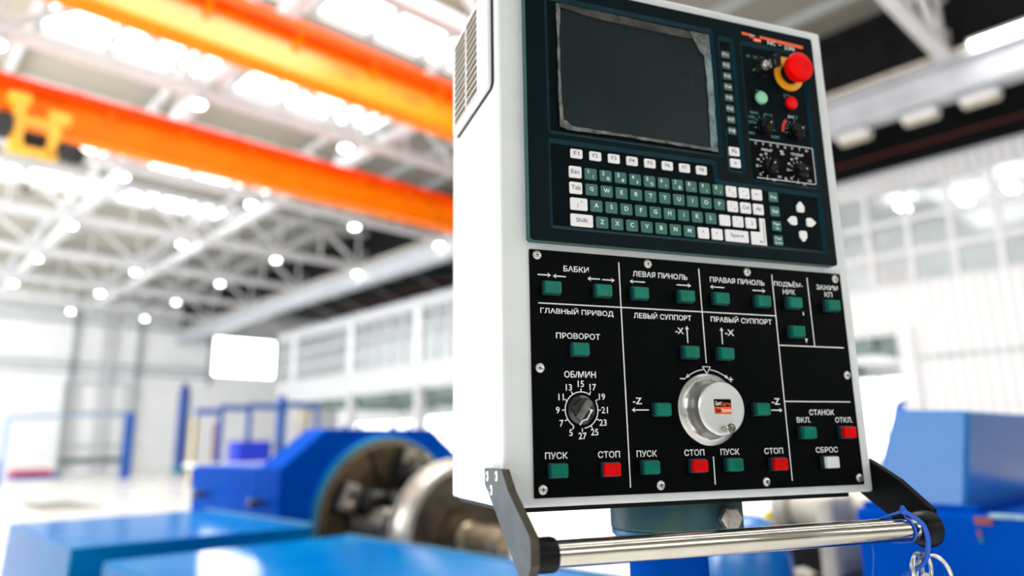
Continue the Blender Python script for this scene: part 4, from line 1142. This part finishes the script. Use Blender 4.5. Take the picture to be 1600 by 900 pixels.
# illuminated rectangular push buttons
def push(u, z, mt):
    u -= 5.6 * (u + 269) / 678; z -= 5.6 * (z - 53) / 678     # seat of the button behind its raised cap
    g = K(); g.prism(rrect(u - 9.9, u + 9.9, z - 7.6, z + 7.6, 1.2, 3), 1, PF - 5.6, PF, btn_frame); o = g.build('push_button', con, bevel=0.0005)
    g = K(); g.prism(rrect(u - 8.9, u + 8.9, z - 6.5, z + 6.5, 1.2, 3), 1, PF - 10.8, PF - 5.2, mt); g.build('button_cap', o, bevel=0.0012, seg=3)
for u, z in ((25, 215), (85.2, 215.1), (130.9, 215), (190.7, 214.7), (237.8, 214.6), (296.6, 214.6), (342.9, 215), (401.3, 214.5), (342.9, 179.8), (55.1, 149.9), (191.5, 150.7), (238.1, 150.3),
             (150.4, 87.1), (281.3, 87.6), (344, 60.7), (26.2, 26.1), (132.3, 26.8), (238.1, 26.9)): push(u, z, btn_green)
for u, z in ((85.8, 25.8), (192, 26.9), (298.8, 26.4), (403.3, 60.6)): push(u, z, btn_red)
push(372.7, 26.6, btn_white)

# speed selector
g = K(); g.lathe((53.2, PF, 86.6), (0, -1, 0), [(15.5, 0), (15.2, 2.5), (14.2, 3.2), (11.0, 4.5), (10.4, 9)], smoke_plastic, 40); o = g.build('speed_selector', con)
g = K(); A = []
ca, sa = math.cos(math.radians(52)), math.sin(math.radians(52))
for p in ((-11, -3.4), (11, -3.8), (13, -2), (13, 2), (11, 3.8), (-11, 3.4)): A.append((51.6 + p[0] * ca - p[1] * sa, 85.6 + p[0] * sa + p[1] * ca))
g.prism(A, 1, PF - 13, PF - 8, pointer_grey); g.build('pointer_ridge', o, bevel=0.0012)
g = K(); q = PF - 5.2
for a_ in (((47.2, 71), (50.2, 75.2)), ((50.2, 75.2), (56, 77.2)), ((56, 77.2), (60, 84))): g.line(*a_[0], *a_[1], 1.3, q - 4.5, LW)
g.flat([(58.6, 87.6), (62.9, 86), (60.2, 82.6)], q - 4.5, LW); g.build('pointer_mark', o)

# ---- handwheel
HU, HZ = 209.6, 87.4
g = K()
g.lathe((HU, PF, HZ), (0, -1, 0), [(39.5, 0), (39.5, 1.2), (38.4, 2.2), (33.5, 3.4), (33.0, 3.6)], alu, 80, False)
g.lathe((HU, PF - 0.0, HZ), (0, -1, 0), [(33.0, 3.6), (31.5, 5.5), (30.6, 8.0), (30.2, 12)], alu, 80, False)
hw = g.build('handwheel', con); hw['label'] = 'silver graduated handwheel'
g = K()
for i in range(100):
    a = 2 * PI * i / 100; r0 = 34.6 if i % 5 else 33.8
    s_, c_ = math.sin(a), math.cos(a); y_ = PF - 2.6
    g.add([(HU + 38 * s_ - 0.14 * c_, y_, HZ + 38 * c_ + 0.14 * s_), (HU + 38 * s_ + 0.14 * c_, y_, HZ + 38 * c_ - 0.14 * s_), (HU + r0 * s_ + 0.14 * c_, PF - 3.6, HZ + r0 * c_ - 0.14 * s_), (HU + r0 * s_ - 0.14 * c_, PF - 3.6, HZ + r0 * c_ + 0.14 * s_)], [(0, 1, 2, 3)], legend_grey)
for i in range(10):
    a = math.radians(i * 36 + 6); g.text('%d' % (i * 10), HU + 32.6 * math.sin(a), HZ + 32.6 * math.cos(a), None, 2.9, PF - 4.6, legend_grey, -a)
g.build('graduation', hw)
g = K()
g.lathe((HU, PF - 9, HZ), (0, -1, 0), [(30.2, 0), (29.8, 9), (29.3, 15), (28.2, 16.6), (26.5, 17.2), (0.01, 17.4)], [alu, alu, alu, alu_cap, alu_cap], 80, False)
g.build('wheel_cap', hw)
YC = PF - 26.8
g = K()
U0, U1, Z0_, Z1_ = 198.8, 220.2, 81.2, 97.0
g.flat([(U0, Z0_), (U1, Z0_), (U1, Z1_), (U0, Z1_)], YC, orange_print)
g.flat([(U0, Z1_), (U1, Z1_), (U1, Z1_ - 8.2), (U0, Z1_ - 8.2)], YC - 0.15, black_plate)
g.text('Балт', U0 + 4.9, Z1_ - 4.4, 7.6, 4.8, YC - 0.5, legend_white); g.text('Систем', U0 + 14.6, Z1_ - 5.0, 11.6, 4.6, YC - 0.5, orange_print)
g.text('Balt-', U0 + 4.6, Z0_ + 3.9, 7.2, 4.8, YC - 0.5, black_plate); g.text('System', U0 + 14.6, Z0_ + 3.6, 11.8, 5.2, YC - 0.5, legend_white)
g.build('centre_badge', hw)
g = K(); g.lathe((208.0, PF - 24, 65.6), (0, -1, 0), [(3.8, 0), (3.4, 1.5), (3.4, 12), (4.6, 15.0), (5.4, 16.5), (5.0, 17.4), (3.6, 17.4), (3.4, 15.8), (1.8, 15.8), (1.6, 17.0), (0.01, 17.0)], chrome, 32, False); g.build('crank_handle', hw)

# ---- handle: two arms, chrome bar and rubber collars
HY, HZ2 = -66.0, -43.0
def arm(u0, u1, name, face, edge, upper):
    g = K()
    P_ = upper
    n = len(P_)
    A = [(u0, p[0], p[1]) for p in P_]; B2 = [(u1, p[0], p[1]) for p in P_]
    g.add(A + B2, [tuple(range(n))[::-1], tuple(range(n, 2 * n))], face)
    g.add(A + B2, [(i, (i + 1) % n, n + (i + 1) % n, n + i) for i in range(n)], edge)
    return g.build(name, con, bevel=0.0005)
prof = [(38, 29.5), (-14.5, 29.5), (-33.5, 10), (-87.5, -25), (-88.5, -31), (-88.5, -48), (-80, -60), (-62, -62), (-52, -56), (-21, -32), (28, 7.5), (37.5, 13)]
armL = arm(BU0 - 8.2, BU0 - 0.1, 'handle_arm', arm_steel, arm_edge, prof); armL['label'] = 'bare steel handle arm on the left side'
cap_prof = [(38, 29.5), (-10, 29.5), (-36, 8)]
pr2 = [(38, 29.5), (10, 29.5), (-33.5, 6), (-72, -24)]
for i in range(9):
    a = math.radians(135 + 180 * i / 8 + 0); pr2.append((HY + 8 + 20.5 * math.cos(a - 0.1), HZ2 - 2 + 20.5 * math.sin(a - 0.1)))
pr2 += [(-20, -38), (38, -3)]
armR = arm(BU1 + 0.1, BU1 + 8.2, 'handle_arm', arm_shaded, arm_shaded, pr2); armR['label'] = 'black handle arm on the right side'
for q in ((30, 21.5), (1.2, 22.5), (17.5, 8.5)):
    g = K(); g.lathe((BU0 - 8.2, q[0], q[1]), (-1, 0, 0), [(5.2, 0), (5.0, 0.5), (3.6, 0.9), (0.01, 1.0)], steel_screw, 24, False)
    g.box(BU0 - 9.4, BU0 - 8.9, q[0] - 2.6, q[0] + 2.6, q[1] - 0.5, q[1] + 0.5, screw_dark); g.box(BU0 - 9.4, BU0 - 8.9, q[0] - 0.5, q[0] + 0.5, q[1] - 2.6, q[1] + 2.6, screw_dark)
    g.build('arm_screw', con)
g = K(); g.tube((BU0, HY, HZ2), (BU1, HY, HZ2), 12.0, 12.0, chrome, 64); g.build('handle_bar', con)
g = K(); g.lathe((BU0, HY, HZ2), (1, 0, 0), [(15.5, 0), (15.5, 20), (14.5, 23), (12.2, 23.5)], black_rubber, 14); g.build('rubber_collar', con, bevel=0.0005)
g = K(); g.lathe((BU1 + 0.2, HY, HZ2), (-1, 0, 0), [(18.5, 0), (18, 10), (16.0, 20), (12.2, 24)], black_rubber, 48); g.build('rubber_collar', con)

# ---- stem below the box: clamp ring, bolt, tube, foot
g = K(); SU, SY = 207.0, 98.0
g.lathe((SU, SY, -13), (0, 0, -1), [(66, 0), (66, 32), (65, 33), (62, 34)], stem_paint, 72)
g.box(SU + 20, SU + 66.5, SY - 60, SY + 20, -46.5, -13.2, stem_paint)
clamp = g.build('clamp_ring', con, bevel=0.001)
g = K(); g.lathe((SU, SY, -47), (0, 0, -1), [(65, 0), (65, 5), (56, 14), (50, 16)], stem_blue, 72); g.box(SU - 30.4, SU - 29.4, SY - 58.3, SY - 50, -56, -47, screw_dark); g.build('lower_ring', con)
g = K(); g.lathe((SU + 42, SY - 58, -33), (-0.1, -1, 0), [(4, -4), (7, 0), (8, 0), (8.0, 7)], bolt_metal, 20)
g.lathe((SU + 41.5, SY - 66, -33), (-0.1, -1, 0), [(13.5, 0), (13.5, 8), (11.5, 9.5)], bolt_metal, 6); g.lathe((SU + 41.5, SY - 66, -33), (-0.1, -1, 0), [(9.8, 9.5), (9.5, 9.9)], bolt_metal, 24)
g.build('clamp_bolt', con, sharp=20)
g = K(); g.lathe((SU, SY, -66), (0, 0, -1), [(46, -3), (46, 1300), (64, 1330)], blue_machine, 56); g.build('stem', con)
g = K(); g.lathe((SU, SY, -ZB + 25), (0, 0, -1), [(160, 0), (170, 4), (170, 25)], blue_machine, 48); g.lathe((SU, SY, -ZB + 240), (0, 0, -1), [(64, 0), (64, 170), (80, 215)], blue_machine, 48); g.build('foot_plate', con)

# ================================================================== KEYS AND CORD ON THE HANDLE
def W(u, y, z): return C0 + PU * u / 1000 + PN * y / 1000 + Vector((0, 0, z / 1000 + E_))
def smooth(pts, n=10):
    P_ = [Vector(p) for p in pts]; out = []
    for i in range(len(P_) - 1):
        p0 = P_[max(i - 1, 0)]; p1 = P_[i]; p2 = P_[i + 1]; p3 = P_[min(i + 2, len(P_) - 1)]
        for k in range(n):
            s = k / n
            out.append(0.5 * ((2 * p1) + (p2 - p0) * s + (2 * p0 - 5 * p1 + 4 * p2 - p3) * s * s + (3 * p1 - p0 - 3 * p2 + p3) * s ** 3))
    out.append(P_[-1]); return out
wb = W(400, HY, HZ2)
def Wm(u, y, z):
    v = W(u, y, z) - wb; return (v.x, v.y, v.z)
t = empty('cord_loop', wb, 0, 'bright blue cord knotted round the right end of the chrome bar', 'cord')
R_ = 13.2
def roundbar(u0, u1, a0, a1, r=R_, n=8):
    return [Wm(u0 + (u1 - u0) * i / n, HY + r * math.cos(math.radians(a0 + (a1 - a0) * i / n)), HZ2 + r * math.sin(math.radians(a0 + (a1 - a0) * i / n))) for i in range(n + 1)]
b = MB(); b.path(smooth([Wm(396, HY - 6, HZ2 + 19)] + roundbar(400, 405, 110, 250) + roundbar(402, 385, 250, 290, R_, 3), 5), 0.0011, cord_blue, 8); b.build('wrap', t)
b = MB(); b.path(smooth([Wm(396, HY - 6, HZ2 + 19), Wm(402, HY - 10, HZ2 + 15), Wm(410, HY - 16, HZ2 + 6), Wm(412.5, HY - 18, HZ2 - 8), Wm(411, HY - 17, HZ2 - 22), Wm(405, HY - 16, HZ2 - 32), Wm(395, HY - 15, HZ2 - 38), Wm(383, HY - 14, HZ2 - 42), Wm(374, HY - 13, HZ2 - 48), Wm(368, HY - 12, HZ2 - 60)], 8), 0.0025, cord_blue, 10); b.build('ring_loop', t)
b = MB(); b.path(smooth([Wm(396, HY - 6, HZ2 + 19), Wm(388, HY, HZ2 + 16), Wm(378, HY + 8, HZ2 + 11), Wm(366, HY + 12, HZ2 + 2)], 6), 0.0014, cord_blue, 8); b.path(smooth([Wm(362, HY + 10, HZ2 - 6), Wm(358, HY + 4, HZ2 - 24), Wm(348, HY, HZ2 - 48), Wm(338, HY, HZ2 - 68)], 6), 0.001, cord_blue, 8); b.build('loose_end', t)
b = MB(); b.lathe(Wm(396, HY - 6, HZ2 + 16), (0, 0, 1), [(0.001, 0), (0.0036, 0.001), (0.0042, 0.0035), (0.0026, 0.0065), (0.0016, 0.009)], cord_blue, 12); b.build('knot', t)

wk = W(413, HY - 14, HZ2 - 22)
t = empty('key_ring', wk, YAW, 'nickel key ring hanging from the blue cord below the handle bar', 'key ring')
def ringpts(cu, cz, r, cy=0, tilt=0.0, yaw=0.0, n=40):
    out = []
    for i in range(n):
        a = 2 * PI * i / n; x = r * math.cos(a); z = r * math.sin(a)
        x2 = x * math.cos(yaw); y2 = x * math.sin(yaw) + z * math.sin(tilt)
        out.append(((cu + x2) / 1000, (cy + y2) / 1000, (cz + z * math.cos(tilt)) / 1000))
    return out
b = MB(); b.path(ringpts(6, -31, 27, 0, 0.1, 0.05), 0.0023, key_metal, 10, True); b.build('big_ring', t)
b = MB(); b.path(ringpts(-20, -17, 15.5, -4, 0, 0.45), 0.0018, key_metal, 10, True); b.path(ringpts(-8, -17, 16.5, 2, 0, 0.15), 0.002, key_metal, 10, True); b.build('split_ring', t)
def key_shape(name, x, z, a, label):
    g = MB(0.001)
    bow = []
    for i in range(18):
        q = math.radians(-60 + 300 * i / 17); bow.append((9.0 * math.sin(q), 10 * math.cos(q)))
    bow += [(-3.2, -9), (-3.2, -30), (-1, -33), (2.0, -31), (3.2, -27), (1.8, -24), (3.2, -21), (3.2, -9)]
    ca, sa = math.cos(a), math.sin(a)
    g.prism([(p[0] * ca - p[1] * sa, p[0] * sa + p[1] * ca) for p in bow], 1, -1, 1, key_metal)
    o = g.build(name, None, bevel=0.0003)
    o.location = W(413 + x, HY - 16, HZ2 - 22 + z); o.rotation_euler = (0, 0, YAW)
    return tag(o, label, 'key')
key_shape('door_key', -9, -30, 0.1, 'worn metal key with rounded bow hanging on the key ring')
